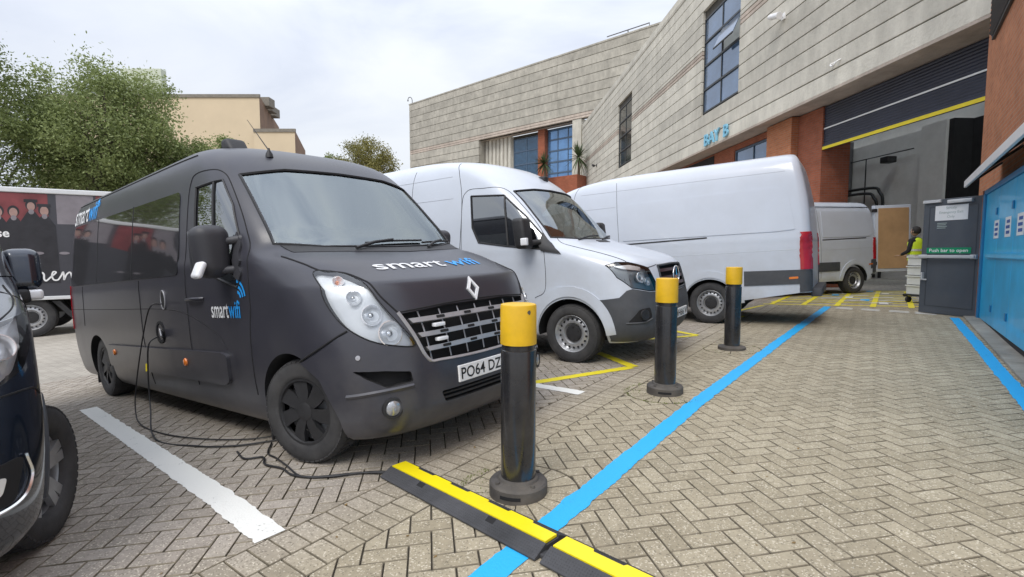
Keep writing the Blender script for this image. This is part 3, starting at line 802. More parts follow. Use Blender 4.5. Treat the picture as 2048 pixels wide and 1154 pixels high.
m_mirror = M('textured mirror plastic', (.040, .040, .046), rough=.5, var=.12, bump=.15, bscale=500)
def slab(sh, pts, off, depth, sd=1, rnd=0, step=(.06, .06)):
    """closed solid under a patch, for cutting openings"""
    pl = sh.outline(pts, sd, rnd)
    me = sh.patch_mesh('cutter', pl, m_wrap, off, depth, step, True)
    o = link('cutter', me); o.data.materials.append(m_well); return o
def inner_cab(sh, z0, z1, xr, inset=.075): return sh.solid(xr=xr, inset=inset, zr=(z0, z1), nf=14, ns=8)
def rounded(name, a, b, bev, mat, parent, mtx=None, taper=None, seg=4):
    bm = bmesh.new(); bmesh.ops.create_cube(bm, size=1)
    for v in bm.verts: v.co = Vector((a[0] + (v.co.x + .5) * (b[0] - a[0]), a[1] + (v.co.y + .5) * (b[1] - a[1]), a[2] + (v.co.z + .5) * (b[2] - a[2])))
    if taper:
        for v in bm.verts: v.co = taper(v.co.copy())
    bmesh.ops.bevel(bm, geom=bm.edges[:], offset=bev, segments=seg, affect='EDGES', profile=.5)
    mb_ = MB().bm(bm, 0, mtx); bm.free()
    return mb_.build(name, mat, parent, 50)
def cab_interior(parent, xs, zs, w=.72):
    """dashboard, steering wheel and seats; xs = dashboard x, seat x; zs = dash top, seat height"""
    rounded('dashboard', (xs[0], -w - .1, zs[0] - .38), (xs[0] + .45, w + .1, zs[0]), .08, m_dash, parent)
    for y in (w - .28, -.28, -w + .08):
        rounded('seat', (xs[1], y - .24, zs[1] - .1), (xs[1] + .5, y + .24, zs[1] + .06), .05, m_seat, parent)
        rounded('seat', (xs[1] + .42, y - .23, zs[1] + .02), (xs[1] + .56, y + .23, zs[1] + .60), .06, m_seat, parent)
        rounded('headrest', (xs[1] + .46, y - .12, zs[1] + .62), (xs[1] + .56, y + .12, zs[1] + .82), .04, m_seat, parent)
    a = [(xs[0] + .46 + .08 * math.sin(t), w - .28 + .19 * math.cos(t), zs[0] + .02 + .18 * math.sin(t)) for t in [2 * math.pi * k / 24 for k in range(24)]]
    MB().tube(a, .014, 6, closed=True).build('steering_wheel', m_black, parent, 60)

def build_master():
    T = thing('black_van', 'matt charcoal minibus with smartwifi lettering, parked nose towards the near yellow capped bollard', 'van', MMX)
    sh = MS
    ws = [('y', .83, 2.085), ('y', .5, 2.145), ('y', 0, 2.16), ('y', -.5, 2.145), ('y', -.83, 2.085), ('y', -.885, 1.50), ('y', -.6, 1.462), ('y', 0, 1.452), ('y', .6, 1.462), ('y', .885, 1.50)]
    sw = [('x', 2.225, 2.05), ('x', 1.80, 2.05), ('x', 1.60, 1.83), ('x', 1.44, 1.56), ('x', 1.415, 1.25), ('x', 1.46, 1.205), ('x', 1.84, 1.30), ('x', 2.22, 1.37)]
    hl = [('y', .895, 1.283), ('y', .80, 1.252), ('y', .77, 1.15), ('y', .735, 1.04), ('y', .668, .905), ('y', .605, .775), ('y', .73, .787), ('y', .84, .83), ('y', .912, .905), ('y', .945, 1.0), ('y', .957, 1.128), ('y', .935, 1.225)]
    hl = spline_closed(hl)
    rcs = [('y', .935, .655), ('y', .80, .642), ('y', .665, .618), ('y', .655, .555), ('y', .80, .538), ('y', .885, .60)]
    gr = [('y', .655, .975), ('y', .3, 1.0), ('y', -.3, 1.0), ('y', -.655, .975), ('y', -.525, .665), ('y', -.2, .648), ('y', .2, .648), ('y', .525, .665)]
    lo = [('y', .47, .452), ('y', -.47, .452), ('y', -.44, .375), ('y', .44, .375)]
    body = sh.solid().build('body', [m_wrap, m_well], T)
    cut = [inner_cab(sh, .98, 2.2, 2.45)]
    for sd in (1, -1):
        cut += [arch_cutter(.842, .425, sd), arch_cutter(5.174, .415, sd), slab(sh, sw, .05, .2, sd, .03), slab(sh, hl, .05, .10, sd, 0), slab(sh, rcs, .05, .11, sd, .012)]
    cut += [slab(sh, ws, .05, .22, 1, .03), slab(sh, gr, .05, .12, 1, .02), slab(sh, lo, .05, .1, 1, .02)]
    bool_cut(body, cut)
    # cab glass
    sh.patch('windscreen', ws, m_screen, T, off=-.006, rnd=.03)
    for sd in (1, -1):
        g_ = sh.patch('cab_window', sw, m_cabglass, T, off=-.006, sd=sd, rnd=.03)
        sh.line('window_seal', [*sw], m_black, g_, .010, .0, sd, True, 6, False)
        sh.line('window_bar', [('x', 1.90, 2.045), ('x', 1.87, 1.60), ('x', 1.86, 1.31)], m_black, g_, .012, -.002, sd, curve=False)
        q = sh.patch('side_window', [('x', 2.545, 2.06), ('x', 2.545, 1.345), ('x', 6.02, 1.345), ('x', 5.97, 2.09)], m_tint, T, off=.006, depth=.012, sd=sd, rnd=.06, step=(.12, .12))
        for xx in (3.75, 4.95): sh.line('window_joint', [('x', xx, 2.08), ('x', xx, 1.35)], m_black, q, .004, .006, sd, curve=False, k=6)
        # door and panel shut lines
        sh.line('door_gap', [('x', 2.395, .40), ('x', 2.405, 1.2), ('x', 2.375, 1.9), ('x', 2.345, 2.10), ('x', 2.27, 2.165), ('x', 2.05, 2.165), ('x', 1.86, 2.13), ('x', 1.70, 2.0), ('x', 1.42, 1.66), ('x', 1.30, 1.42), ('x', 1.29, 1.05)], m_gap, body, .0045, 0, sd)
        sh.line('door_gap', [('x', 1.29, 1.05), ('x', 1.33, .85), ('x', 1.36, .42)], m_gap, body, .005, 0, sd)
        sh.line('panel_crease', [('x', 6.1, 1.05), ('x', 4.2, 1.05), ('x', 2.95, 1.05), ('x', 2.4, 1.0), ('x', 1.9, .86), ('x', 1.72, .74)], m_gap, body, .0035, -.001, sd)
        sh.line('panel_gap', [('x', 3.55, 1.33), ('x', 3.55, .8), ('x', 3.52, .3)], m_gap, body, .0045, 0, sd)
        sh.line('panel_gap', [('x', 5.55, 1.33), ('x', 5.6, .85)], m_gap, body, .004, 0, sd)
        sh.line('roof_gutter', [('x', 6.0, 2.355), ('x', 4.5, 2.36), ('x', 3.0, 2.36), ('x', 2.35, 2.345)], m_gap, body, .007, 0, sd)
        # side moulding and sill lamp
        mo = sh.patch('side_moulding', [('x', 1.70, .70), ('x', 1.72, .50), ('x', 1.80, .46), ('x', 4.72, .42), ('x', 4.72, .655), ('x', 1.80, .715)], m_wrap, T, off=.028, depth=.05, sd=sd, rnd=.03, step=(.15, .06))
        for xx, zz, mt in ((2.50, .60, m_amber), (4.45, .585, m_amber)):
            p = sh.side(xx, zz, .028, sd)
            MB().lathe([(.034, -.005), (.034, .006), (.026, .014), (.001, .016)], 20, 'Y', mtx=Matrix.Translation(p) @ Matrix.Diagonal((1, sd, 1, 1)), cap=False).build('marker_lamp', mt, mo, 50)
        # door handle
        h0, h1 = sh.side(2.06, 1.135, .032, sd), sh.side(2.36, 1.13, .032, sd)
        hd = MB().tube([sh.side(2.07, 1.135, .0, sd), sh.side(2.09, 1.135, .03, sd), sh.side(2.2, 1.135, .036, sd), sh.side(2.33, 1.13, .03, sd), sh.side(2.35, 1.13, 0, sd)], .014, 8).build('door_handle', m_wrap, T, 60)
        # mirrors
        s_ = sd
        mir = rounded('mirror', (1.46, min(s_ * 1.03, s_ * 1.28), 1.285), (1.68, max(s_ * 1.03, s_ * 1.28), 1.665), .085, m_mirror, T, taper=lambda c: Vector((c.x + (.03 if c.z < 1.5 else 0), c.y * (1 if c.z > 1.5 or abs(c.y) < 1.15 else .965), c.z - .0)), seg=6)
        for za, zb in ((1.56, 1.55), (1.36, 1.34)):
            MB().tube([(1.45, s_ * .97, za), (1.49, s_ * 1.04, zb), (1.53, s_ * 1.12, zb)], [.036, .030, .028], 10).build('mirror_arm', m_mirror, mir, 60)
        rounded('repeater', (-.05, -.024, -.062), (.06, .024, .062), .022, m_lampback, mir, mtx=Matrix.Translation((1.50, s_ * 1.262, 1.345)) @ Matrix.Rotation(R(24) * s_, 4, 'X'))
        sh.patch('mirror_base', [('x', 1.475, 1.62), ('x', 1.405, 1.52), ('x', 1.375, 1.30), ('x', 1.41, 1.25), ('x', 1.50, 1.30)], m_mirror, T, off=.016, depth=.02, sd=sd, rnd=.02)
        MB().box((1.673, min(s_ * 1.06, s_ * 1.25), 1.34), (1.676, max(s_ * 1.06, s_ * 1.25), 1.63)).build('mirror_glass', m_chrome, mir)
        # wheels and mud flaps
        wheel(T, .842, s_ * .985, s_, .352, .225, 'cover', steer=14)
        wheel(T, 5.174, s_ * .975, s_, .352, .225, 'cover')
        MB().cbox((1.235, min(s_ * .72, s_ * .99), .10), (1.25, max(s_ * .72, s_ * .99), .52), .004).build('mud_flap', m_black, T)
        MB().cbox((5.61, min(s_ * .70, s_ * .96), .12), (5.625, max(s_ * .70, s_ * .96), .42), .004).build('mud_flap', m_black, T)
        # lamps
        head = sh.patch('headlight', hl, m_lampback, T, off=-.042, sd=sd, step=(.03, .03))
        for yy, zz, rr, mt in ((.865, 1.215, .034, m_amber), (.855, 1.10, .045, m_reflector), (.80, .985, .062, m_reflector), (.735, .865, .075, m_reflector)):
            sv = sh.s_y(yy * s_, zz); n_ = (sh.nor(sv, zz) + Vector((-1.2, 0, .1))).normalized(); c = sh.on(sv, zz, -.012)
            mt4 = Matrix.Translation(c) @ n_.to_track_quat('Z', 'Y').to_matrix().to_4x4()
            MB().lathe([(rr * 1.04, -.004), (rr * 1.08, .006), (rr, .006), (rr * .9, -.010), (rr * .55, -.03), (rr * .2, -.034), (.001, -.034)], 28, mtx=mt4, cap=False).build('reflector', m_reflector, head, 50)
            MB().lathe([(rr * .34, -.034), (rr * .34, -.012), (rr * .2, -.002), (.001, 0)], 16, mtx=mt4, cap=False).build('bulb', mt if mt is m_amber else m_chrome, head, 50)
        sh.patch('lens', hl, m_lens, head, off=.003, sd=sd, step=(.03, .03))
        sh.line('lamp_seal', hl, m_gap, head, .0045, .001, sd, True, 2, False)
        ft = sh.s_y(.775 * s_, .41); n_ = (sh.nor(ft, .41) + Vector((-.8, 0, 0))).normalized(); c = sh.on(ft, .41, .014)
        m4 = Matrix.Translation(c) @ n_.to_track_quat('Z', 'Y').to_matrix().to_4x4()
        fg = MB().lathe([(.066, -.03), (.066, .004), (.054, .006), (.05, -.006)], 26, mtx=m4, cap=False).build('fog_lamp', m_black, T, 50)
        MB().lathe([(.05, -.006), (.044, .004), (.02, .009), (.001, .010)], 24, mtx=m4, cap=False).build('lens', M('fog lamp glass', (.42, .43, .45), rough=.12, metal=.5, var=.2, vscale=40), fg, 50)
        # side recess in the bumper, with a lip and a parking sensor
        rc = sh.patch('bumper_recess', rcs, m_well, T, off=-.052, sd=sd, rnd=.012, step=(.03, .03))
        sh.line('bumper_lip', [('y', .955, .500), ('y', .84, .517), ('y', .655, .53)], m_wrap, rc, .014, .008, sd)
        p = sh.front(.905 * s_, .735, .012)
        MB().lathe([(.015, -.01), (.015, .003), (.001, .004)], 14, mtx=Matrix.Translation(p) @ sh.nor(sh.s_y(.905 * s_, .735), .735).to_track_quat('Z', 'Y').to_matrix().to_4x4(), cap=False).build('parking_sensor', m_silverp, T, 40)
        # rear lamp
        sh.patch('tail_lamp', [('x', 6.09, 1.35), ('x', 6.188, 1.35), ('x', 6.188, .82), ('x', 6.10, .80)], m_red, T, off=.01, depth=.02, sd=sd, step=(.03, .08))
    # bumper skin in two halves of one panel
    h_ = [('x', .70, .70), ('y', .957, .86), ('y', .912, .893), ('y', .84, .818), ('y', .73, .773), ('y', .60, .757), ('y', .54, .652), ('y', .2, .633)]
    low = [('y', .40, .222), ('y', .75, .225), ('x', .41, .235), ('x', .435, .42), ('x', .52, .60)]
    full = [(k_, v_, z_) for k_, v_, z_ in h_] + [('y', -.2, .633)] + [('s', -sh.poly([q])[0][0], q[2]) for q in reversed(h_[:-1])] + [('s', -sh.poly([q])[0][0], q[2]) for q in reversed(low)] + low
    bp_ = sh.patch('bumper', full, [m_wrap, m_well], T, off=.009, depth=.02, step=(.04, .035))
    bool_cut(bp_, [slab(sh, lo, .08, .14, 1, .02), slab(sh, rcs, .08, .14, 1, .012), slab(sh, rcs, .08, .14, -1, .012)])
    for sd in (1, -1): sh.line('bumper_gap', [('x', .70, .71), ('x', .50, .80), ('x', .33, .898)], m_gap, body, .006, .006, sd)
    # lower intake bars
    for zz in (.43, .40): sh.line('intake_bar', [('y', .45, zz), ('y', 0, zz), ('y', -.45, zz)], m_black, T, .008, -.01)
    sh.patch('intake_back', lo, m_well, T, off=-.05, rnd=.02)
    # grille : dark back, silver slats with slots, uprights
    gb = sh.patch('grille', gr, m_well, T, off=-.062, rnd=.02)
    for yy in (.52, .35, .18, 0, -.18, -.35, -.52):
        sh.line('grille_upright', [('y', yy, .985), ('y', yy * .95, .66)], m_silverp, gb, .005, -.028, curve=False, k=6)
    sh.line('grille_frame', [('y', .66, .985), ('y', .60, .83), ('y', .535, .672), ('y', .42, .652), ('y', 0, .64), ('y', -.42, .652), ('y', -.535, .672), ('y', -.60, .83), ('y', -.66, .985)], m_silverp, gb, .012, .002)
    for zz, hw in ((.925, .61), (.83, .575), (.737, .54)):
        st = sh.patch('grille_slat', [('y', hw, zz + .014), ('y', 0, zz + .02), ('y', -hw, zz + .014), ('y', -hw + .02, zz - .015), ('y', 0, zz - .011), ('y', hw - .02, zz - .015)], m_silverp, gb, off=.006, depth=.035, step=(.03, .02))
        for yy in (.38, .13, -.13, -.38): sh.patch('slat_slot', [('y', yy + .035, zz + .012), ('y', yy - .035, zz + .012), ('y', yy - .035, zz - .006), ('y', yy + .035, zz - .006)], m_well, gb, off=.0085, rnd=.008)
    for yy, zz in ((.40, .878), (.40, .785), (-.40, .878), (-.40, .785)):
        p = sh.front(yy, zz, -.012); MB().cbox((p.x - .02, p.y - .045, zz - .012), (p.x + .02, p.y + .045, zz + .012), .006).build('strobe_lamp', m_lampback, gb, 40)
    # diamond badge
    for (r0, r1, o0) in ((.085, .052, .012),):
        for sgn in (1, -1):
            P = [(0, r0), (.062, .0), (0, -r0)] ; Q = [(0, r1), (.036, 0), (0, -r1)]
            vv = []
            for (a, b) in P + Q: vv.append(sh.front(sgn * a, 1.085 + b, o0))
            for (a, b) in P + Q: vv.append(sh.front(sgn * a, 1.085 + b, -.002))
            MB().add(vv, [(0, 1, 4, 3), (1, 2, 5, 4), (6, 7, 1, 0), (7, 8, 2, 1), (9, 10, 4, 3), (10, 11, 5, 4)]).build('badge', m_lampback, T)
    plate(T, sh, .533, 'PO64 DZB', off=.002, y0=.065)
    # bonnet shut lines
    for sd in (1, -1):
        sh.line('bonnet_gap', [('y', sd * .93, 1.40), ('y', sd * .905, 1.34), ('y', sd * .87, 1.275), ('y', sd * .78, 1.245), ('y', sd * .73, 1.1), ('y', sd * .66, .985)], m_gap, body, .006, .001)
    sh.line('bonnet_gap', [('y', .66, .985), ('y', .3, 1.008), ('y', 0, 1.012), ('y', -.3, 1.008), ('y', -.66, .985)], m_gap, body, .005, .001)
    sh.line('screen_seal', ws, m_black, T, .012, .0, 1, True, 8, False)
    sh.patch('scuttle', [('y', .86, 1.485), ('y', .5, 1.452), ('y', 0, 1.442), ('y', -.5, 1.452), ('y', -.86, 1.485), ('y', -.84, 1.425), ('y', 0, 1.398), ('y', .84, 1.425)], m_black, T, off=.004, depth=.01)
    for y0, y1, y2 in ((.42, -.02, -.36), (-.30, -.62, -.80)):
        wi = MB().tube([sh.front(y0, 1.425, .02), sh.front((y0 + y1) / 2, 1.46, .035), sh.front(y1, 1.492, .03)], .012, 8).build('wiper', m_black, T, 60)
        MB().tube([sh.front(y1 + .28, 1.475, .016), sh.front(y1, 1.492, .018), sh.front(y2, 1.50, .016)], .009, 6).build('blade', m_black, wi, 60)
    cab_interior(T, (1.28, 1.75), (1.40, 1.12), .72)
    # roof : aerial and vent
    p = Vector((1.86, .30, 0)); 
    zt = 2.325
    q = Vector((1.93, .36, zt)); q = sh.front(.52, 2.285, .0)
    ae = MB().lathe([(.032, -.01), (.028, .02), (.012, .05), (.008, .07), (.001, .072)], 14, mtx=Matrix.Translation(q), cap=False).build('aerial', m_black, T, 50)
    MB().tube([q + Vector((0, 0, .05)), q + Vector((.20, .06, .34))], [.005, .002], 6).build('mast', m_black, ae)
    rounded('roof_vent', (2.28, .44, 2.42), (2.48, .62, 2.545), .035, m_black, T, taper=lambda c: Vector((c.x + (.09 if c.z > 2.5 and c.x < 2.45 else 0), c.y, c.z)))
    # filler flap and hook-up socket with its lid
    fl = [sh.side(2.93 + .05 * math.cos(a), 1.135 + .085 * math.sin(a), .004) for a in [2 * math.pi * k / 24 for k in range(24)]]
    hk = MB().add(fl, [tuple(range(24))]).build('hook_up_flap', m_well, T)
    MB().tube(fl, .006, 6, closed=True).build('flap_rim', m_silverp, hk, 60)
    so = MB().lathe([(.105, -.02), (.105, .003), (.08, .004), (.076, -.03), (.001, -.03)], 30, 'Y', mtx=Matrix.Translation(sh.side(3.08, .835, .002)), cap=False).build('socket', m_well, T, 50)
    MB().cbox((-.02, 0, -.035), (.14, .012, .035), .004, mtx=Matrix.Translation(sh.side(2.96, .84, .03)) @ Matrix.Rotation(R(20), 4, 'Y') @ Matrix.Rotation(R(-25), 4, 'Z')).build('socket_lid', m_silverp, so)
    # lettering
    def letters(txt, size, org, mat, mode, ux, uz, sd, bold=.0, w=None):
        vv, fs = text_mesh(txt, size, bold)
        return sh.decal('lettering', vv, fs, org, ux, uz, mat, T, sd, .004, mode)
    def arcs(org, sc, mat, mode, ux, uz, sd):
        for r_ in (.30, .55, .80):
            vv, fs = [], []
            for k in range(13):
                a = R(8 + 84 * k / 12)
                for rr_ in (r_ - .07, r_ + .07): vv.append(Vector((sc * rr_ * math.cos(a), sc * rr_ * math.sin(a), 0)))
            fs = [(2 * k, 2 * k + 1, 2 * k + 3, 2 * k + 2) for k in range(12)]
            sh.decal('wifi_arc', vv, fs, org, ux, uz, mat, T, sd, .004, mode)
    letters('smart', .185, (1.935, .985), m_whited, 'x', (-.70, 0), (0, 1), 1, .002)
    letters('wifi', .185, (1.628, .985), m_blued, 'x', (-.72, 0), (0, 1), 1, .002)
    arcs((1.46, 1.125), .16, m_blued, 'x', (-.85, 0), (0, 1), 1)
    letters('smart', .34, (6.03, 2.115), m_whited, 'x', (-.75, .002), (0, 1), 1, .002)
    letters('wifi', .34, (5.44, 2.115), m_blued, 'x', (-.75, .002), (0, 1), 1, .002)
    arcs((5.14, 2.24), .16, m_blued, 'x', (-.9, 0), (0, .6), 1)
    letters('smart', .225, (.60, 1.262), m_whited, 'y', (-1.16, 0), (0, .35), 1, .002)
    letters('wifi', .225, (-.055, 1.262), m_blued, 'y', (-1.16, 0), (0, .35), 1, .002)
    return T
master = build_master()
# ================================================================== white vans
def white_shell(L_=6.94, H=2.84):
    k = (H - 2.2) / (2.84 - 2.2); u = lambda z: 2.2 + (z - 2.2) * k
    return Shell([(.26, .20, .90, .55, L_ - .05), (.34, .08, .95, .62, L_ - .02), (.48, .02, .985, .70, L_), (.62, .0, .99, .75, L_), (.80, .02, .993, .80, L_), (1.0, .06, .993, .85, L_), (1.14, .10, .993, .88, L_),
        (1.21, .17, .993, .90, L_), (1.27, .30, .993, .88, L_), (1.34, .52, .99, .80, L_), (1.41, .78, .99, .72, L_), (1.47, 1.00, .985, .62, L_ - .005), (1.52, 1.10, .98, .56, L_ - .01), (1.62, 1.18, .97, .54, L_ - .015), (1.85, 1.38, .945, .52, L_ - .03),
        (2.08, 1.58, .92, .52, L_ - .055), (2.2, 1.71, .905, .53, L_ - .075), (u(2.34), 1.86, .885, .56, L_ - .10), (u(2.48), 2.05, .86, .60, L_ - .13), (u(2.62), 2.30, .815, .66, L_ - .16), (u(2.71), 2.6, .755, .74, L_ - .19), (u(2.775), 2.95, .66, .82, L_ - .23), (u(2.82), 3.4, .50, .9, L_ - .28), (u(2.84), 3.9, .30, 1.0, L_ - .36)], n=3.0, rr=.09)
SS = white_shell()
SMX = vehicle_matrix(6.2, 3.1, 3, 1.0, 4.325)
SMX = vehicle_matrix(6.2, 3.1, 3, 1.03, 4.325)
LMX = vehicle_matrix(9.80, 6.86, 183, 1.0, 4.325)
m_van = M('white van paint', (.57, .615, .69), rough=.28, var=.035, vscale=1.5, coat=.35, dirt=.5, dirt_z=(.3, 1.5, .16), dirt_col=(.36, .34, .31))
m_crease_shade = M('painted crease shade on white panel', (.46, .49, .54), rough=.4, var=.05)  # darker beads stand in for the shade along the creases
m_vanscreen = glass_mat('van windscreen', (.42, .46, .46), .20, gcol=(.93, .98, 1))
m_ply = M('plywood lining', (.44, .27, .13), rough=.75, var=.14, vscale=2.5, bump=.1, bscale=40)
LS = white_shell(6.86, 2.84)
LS.rr = .13
CS = white_shell(5.7, 2.52)
def arch_flare(sh, xa, sd, T, r0=.46, r1=.575, zc=.36, mat=None, off=.014):
    P = []
    for k in range(19): a = math.pi * (.0 + 1.0 * k / 18); P.append((xa + r0 * math.cos(a), zc + r0 * math.sin(a)))
    Q = [(xa + r1 * math.cos(math.pi * k / 18) , zc + .02 + r1 * .98 * math.sin(math.pi * k / 18)) for k in range(19)]
    me_pts = [('x', a, b) for a, b in P] + [('x', a, b) for a, b in reversed(Q)]
    return sh.patch('wheel_arch', me_pts, mat or m_van, T, off=off, depth=off + .006, sd=sd, step=(.06, .06))
def build_white(name, label, mx, sh, xa, L_, wb=4.325, front=False, rear=False, rear_open=False, group='white panel vans'):
    T = thing(name, label, 'van', mx, group)
    xb = xa + wb
    ws = [('y', .80, 2.19), ('y', .45, 2.228), ('y', 0, 2.24), ('y', -.45, 2.228), ('y', -.80, 2.19), ('y', -.865, 1.545), ('y', -.5, 1.52), ('y', 0, 1.512), ('y', .5, 1.52), ('y', .865, 1.545)]
    sw = [('x', 2.50, 2.185), ('x', 1.96, 2.14), ('x', 1.62, 1.83), ('x', 1.34, 1.53), ('x', 1.39, 1.41), ('x', 1.9, 1.47), ('x', 2.36, 1.545), ('x', 2.47, 1.75)]
    hl = [('y', .945, 1.175), ('y', .88, 1.205), ('y', .795, 1.197), ('y', .62, 1.12), ('y', .575, .98), ('y', .548, .852), ('y', .70, .858), ('y', .86, .905), ('y', .925, 1.03)]
    gr = [('y', .435, 1.135), ('y', 0, 1.145), ('y', -.435, 1.135), ('y', -.46, .845), ('y', 0, .835), ('y', .46, .845)]
    body = sh.solid().build('body', [m_van, m_well], T)
    cut = []
    for sd in (1, -1): cut += [arch_cutter(xa, .46, sd), arch_cutter(xb, .45, sd)]
    wedge = MB().prism([(xb + .45, .05), (xb + .45, .40), (L_ - .17, .545), (L_ + .3, .56), (L_ + .3, .05)], -1.3, 1.3, 'XZ'); cut.append(wedge)
    cut.append(MB().prism([(xa + .45, .05), (xa + .45, .33), (xb - .44, .36), (xb - .44, .05)], -1.3, 1.3, 'XZ'))
    if front:
        cut += [inner_cab(sh, 1.05, 2.3, 2.62), slab(sh, ws, .05, .22, 1, .03), slab(sh, gr, .05, .12, 1, .02)]
        for sd in (1, -1): cut += [slab(sh, sw, .05, .2, sd, .03), slab(sh, hl, .05, .10, sd, .012)]
    if rear_open: cut.append(MB().box((3.0, -.86, .62), (L_ + .3, .86, 2.34)))
    bool_cut(body, cut)
    vis = (1, -1)
    for sd in vis:
        wheel(T, xa, sd * .965, sd, .36, .235, 'steel'); wheel(T, xb, sd * .965, sd, .36, .235, 'steel')
        arch_flare(sh, xa, sd, T); arch_flare(sh, xb, sd, T, .45, .56)
        # shut lines, painted shade of roof and panel creases, sliding rail
        sh.line('panel_gap', [('x', 2.72, .45), ('x', 2.70, 1.3), ('x', 2.66, 2.1), ('x', 2.72, 2.5), ('x', 2.80, 2.69 if sh is not CS else 2.42)], m_gap, body, .004, 0, sd)
        sh.line('panel_gap', [('x', 3.70, .45), ('x', 3.69, 1.3), ('x', 3.64, 2.1), ('x', 3.62, 2.5), ('x', 3.60, 2.67 if sh is not CS else 2.42)], m_gap, body, .0035, 0, sd)
        zt = 2.5 if sh is not CS else 2.3
        sh.line('roof_crease_shade', [('x', 2.85, zt), ('x', 4.5, zt + .01), ('x', L_ - .36, zt + .01)], m_crease_shade, body, .006, -.002, sd)
        sh.line('side_crease_shade', [('x', 2.82, 2.19), ('x', 3.3, 2.195), ('x', 3.6, 2.2)], m_crease_shade, body, .006, -.002, sd)
        sh.patch('side_panel', [('x', 3.76, 2.22), ('x', 5.0, 2.235), ('x', L_ - .52, 2.255), ('x', L_ - .38, 2.20), ('x', L_ - .30, 2.05), ('x', L_ - .24, 1.7), ('x', L_ - .215, 1.56), ('x', L_ - .5, 1.54), ('x', 3.76, 1.53)], m_van, T, off=.010, depth=.016, sd=sd, rnd=.03, step=(.15, .08))
        sh.line('waist_crease_shade', [('x', 2.8, 1.20), ('x', 4.2, 1.20), ('x', L_ - .2, 1.24)], m_crease_shade, body, .005, -.002, sd)
        rl = sh.patch('door_rail', [('x', 3.75, 1.475), ('x', 5.30, 1.515), ('x', 5.30, 1.49), ('x', 3.75, 1.45)], m_black, T, off=.004, depth=.01, sd=sd, step=(.2, .03))
        for a, b, z0, z1 in ((xa + .60, xb - .57, .60, .86), (xb + .56, L_ - .16, .66, .905)):
            sh.patch('side_trim', [('x', a, z0), ('x', b, z0 + .03), ('x', b, z1 + .01), ('x', a, z1)], m_greyp, T, off=.012, depth=.02, sd=sd, step=(.2, .08))
        mk = sh.patch('marker_lamp', [('x', L_ - .31, .765), ('x', L_ - .18, .775), ('x', L_ - .18, .81), ('x', L_ - .31, .80)], m_amber, T, off=.017, depth=.01, sd=sd, rnd=.015, step=(.05, .05))
        # door pressing, handle, fuel flap
        sh.line('door_gap', [('x', 2.66, 1.0), ('x', 2.66, 2.0), ('x', 2.58, 2.255), ('x', 2.3, 2.27), ('x', 1.98, 2.23), ('x', 1.70, 1.98), ('x', 1.40, 1.62), ('x', 1.345, 1.4), ('x', 1.345, .92), ('x', 1.50, .80)], m_gap, body, .004, 0, sd)
        MB().tube([sh.side(2.42, 1.20, .0, sd), sh.side(2.44, 1.20, .03, sd), sh.side(2.60, 1.20, .03, sd), sh.side(2.62, 1.20, 0, sd)], .014, 8).build('door_handle', m_greyp, T, 60)
        g_ = sh.patch('cab_window', sw, m_cabglass if front else m_tint, T, off=-.006 if front else .004, sd=sd, rnd=.03)
        sh.line('window_seal', sw, m_black, g_, .012, 0, sd, True, 6, False)
        sh.line('window_bar', [('x', 1.95, 2.14), ('x', 1.88, 1.48)], m_black, g_, .014, -.002, sd, curve=False, k=8)
        tri = sh.patch('mirror_base', [('x', 1.40, 1.62), ('x', 1.335, 1.53), ('x', 1.11, 1.335), ('x', 1.38, 1.385), ('x', 1.42, 1.45)], m_black, T, off=.014, depth=.02, sd=sd)
        ya, yb = sorted((sd * 1.03, sd * 1.235))
        mi_ = rounded('mirror', (1.44, ya, 1.42), (1.62, yb, 1.80), .05, m_black, T, taper=lambda c: Vector((c.x + (.04 if c.z > 1.6 else 0), c.y, c.z)), seg=4)
        MB().tube([(1.40, sd * .97, 1.50), (1.50, sd * 1.06, 1.49), (1.53, sd * 1.12, 1.52)], .035, 10).build('mirror_arm', m_black, mi_, 60)
        rounded('repeater', (1.43, min(sd * 1.19, sd * 1.243), 1.46), (1.52, max(sd * 1.19, sd * 1.243), 1.55), .012, m_lampback, mi_)
        # tail lamp and rear corner bumper
        sh.patch('tail_lamp', [('x', L_ - .155, 1.51), ('x', L_ - .005, 1.51), ('x', L_ - .002, .92), ('x', L_ - .15, .92)], m_red, T, off=.020, depth=.03, sd=sd, step=(.015, .025))
        sh.patch('corner_bumper', [('x', L_ - .158, .915), ('x', L_ - .001, .912), ('x', L_ - .001, .57), ('x', L_ - .16, .555)], m_greyp, T, off=.013, depth=.02, sd=sd, step=(.015, .025))
    MB().cbox((L_ - .02, -.80, .47), (L_ + .13, .80, .60), .02).build('rear_step', m_greyp, T, 40)
    sh.line('screen_seal', ws, m_black, T, .012, 0, 1, True, 8, False)
    sh.patch('windscreen', ws, m_vanscreen if front else m_tint, T, off=-.006 if front else .004, rnd=.03)
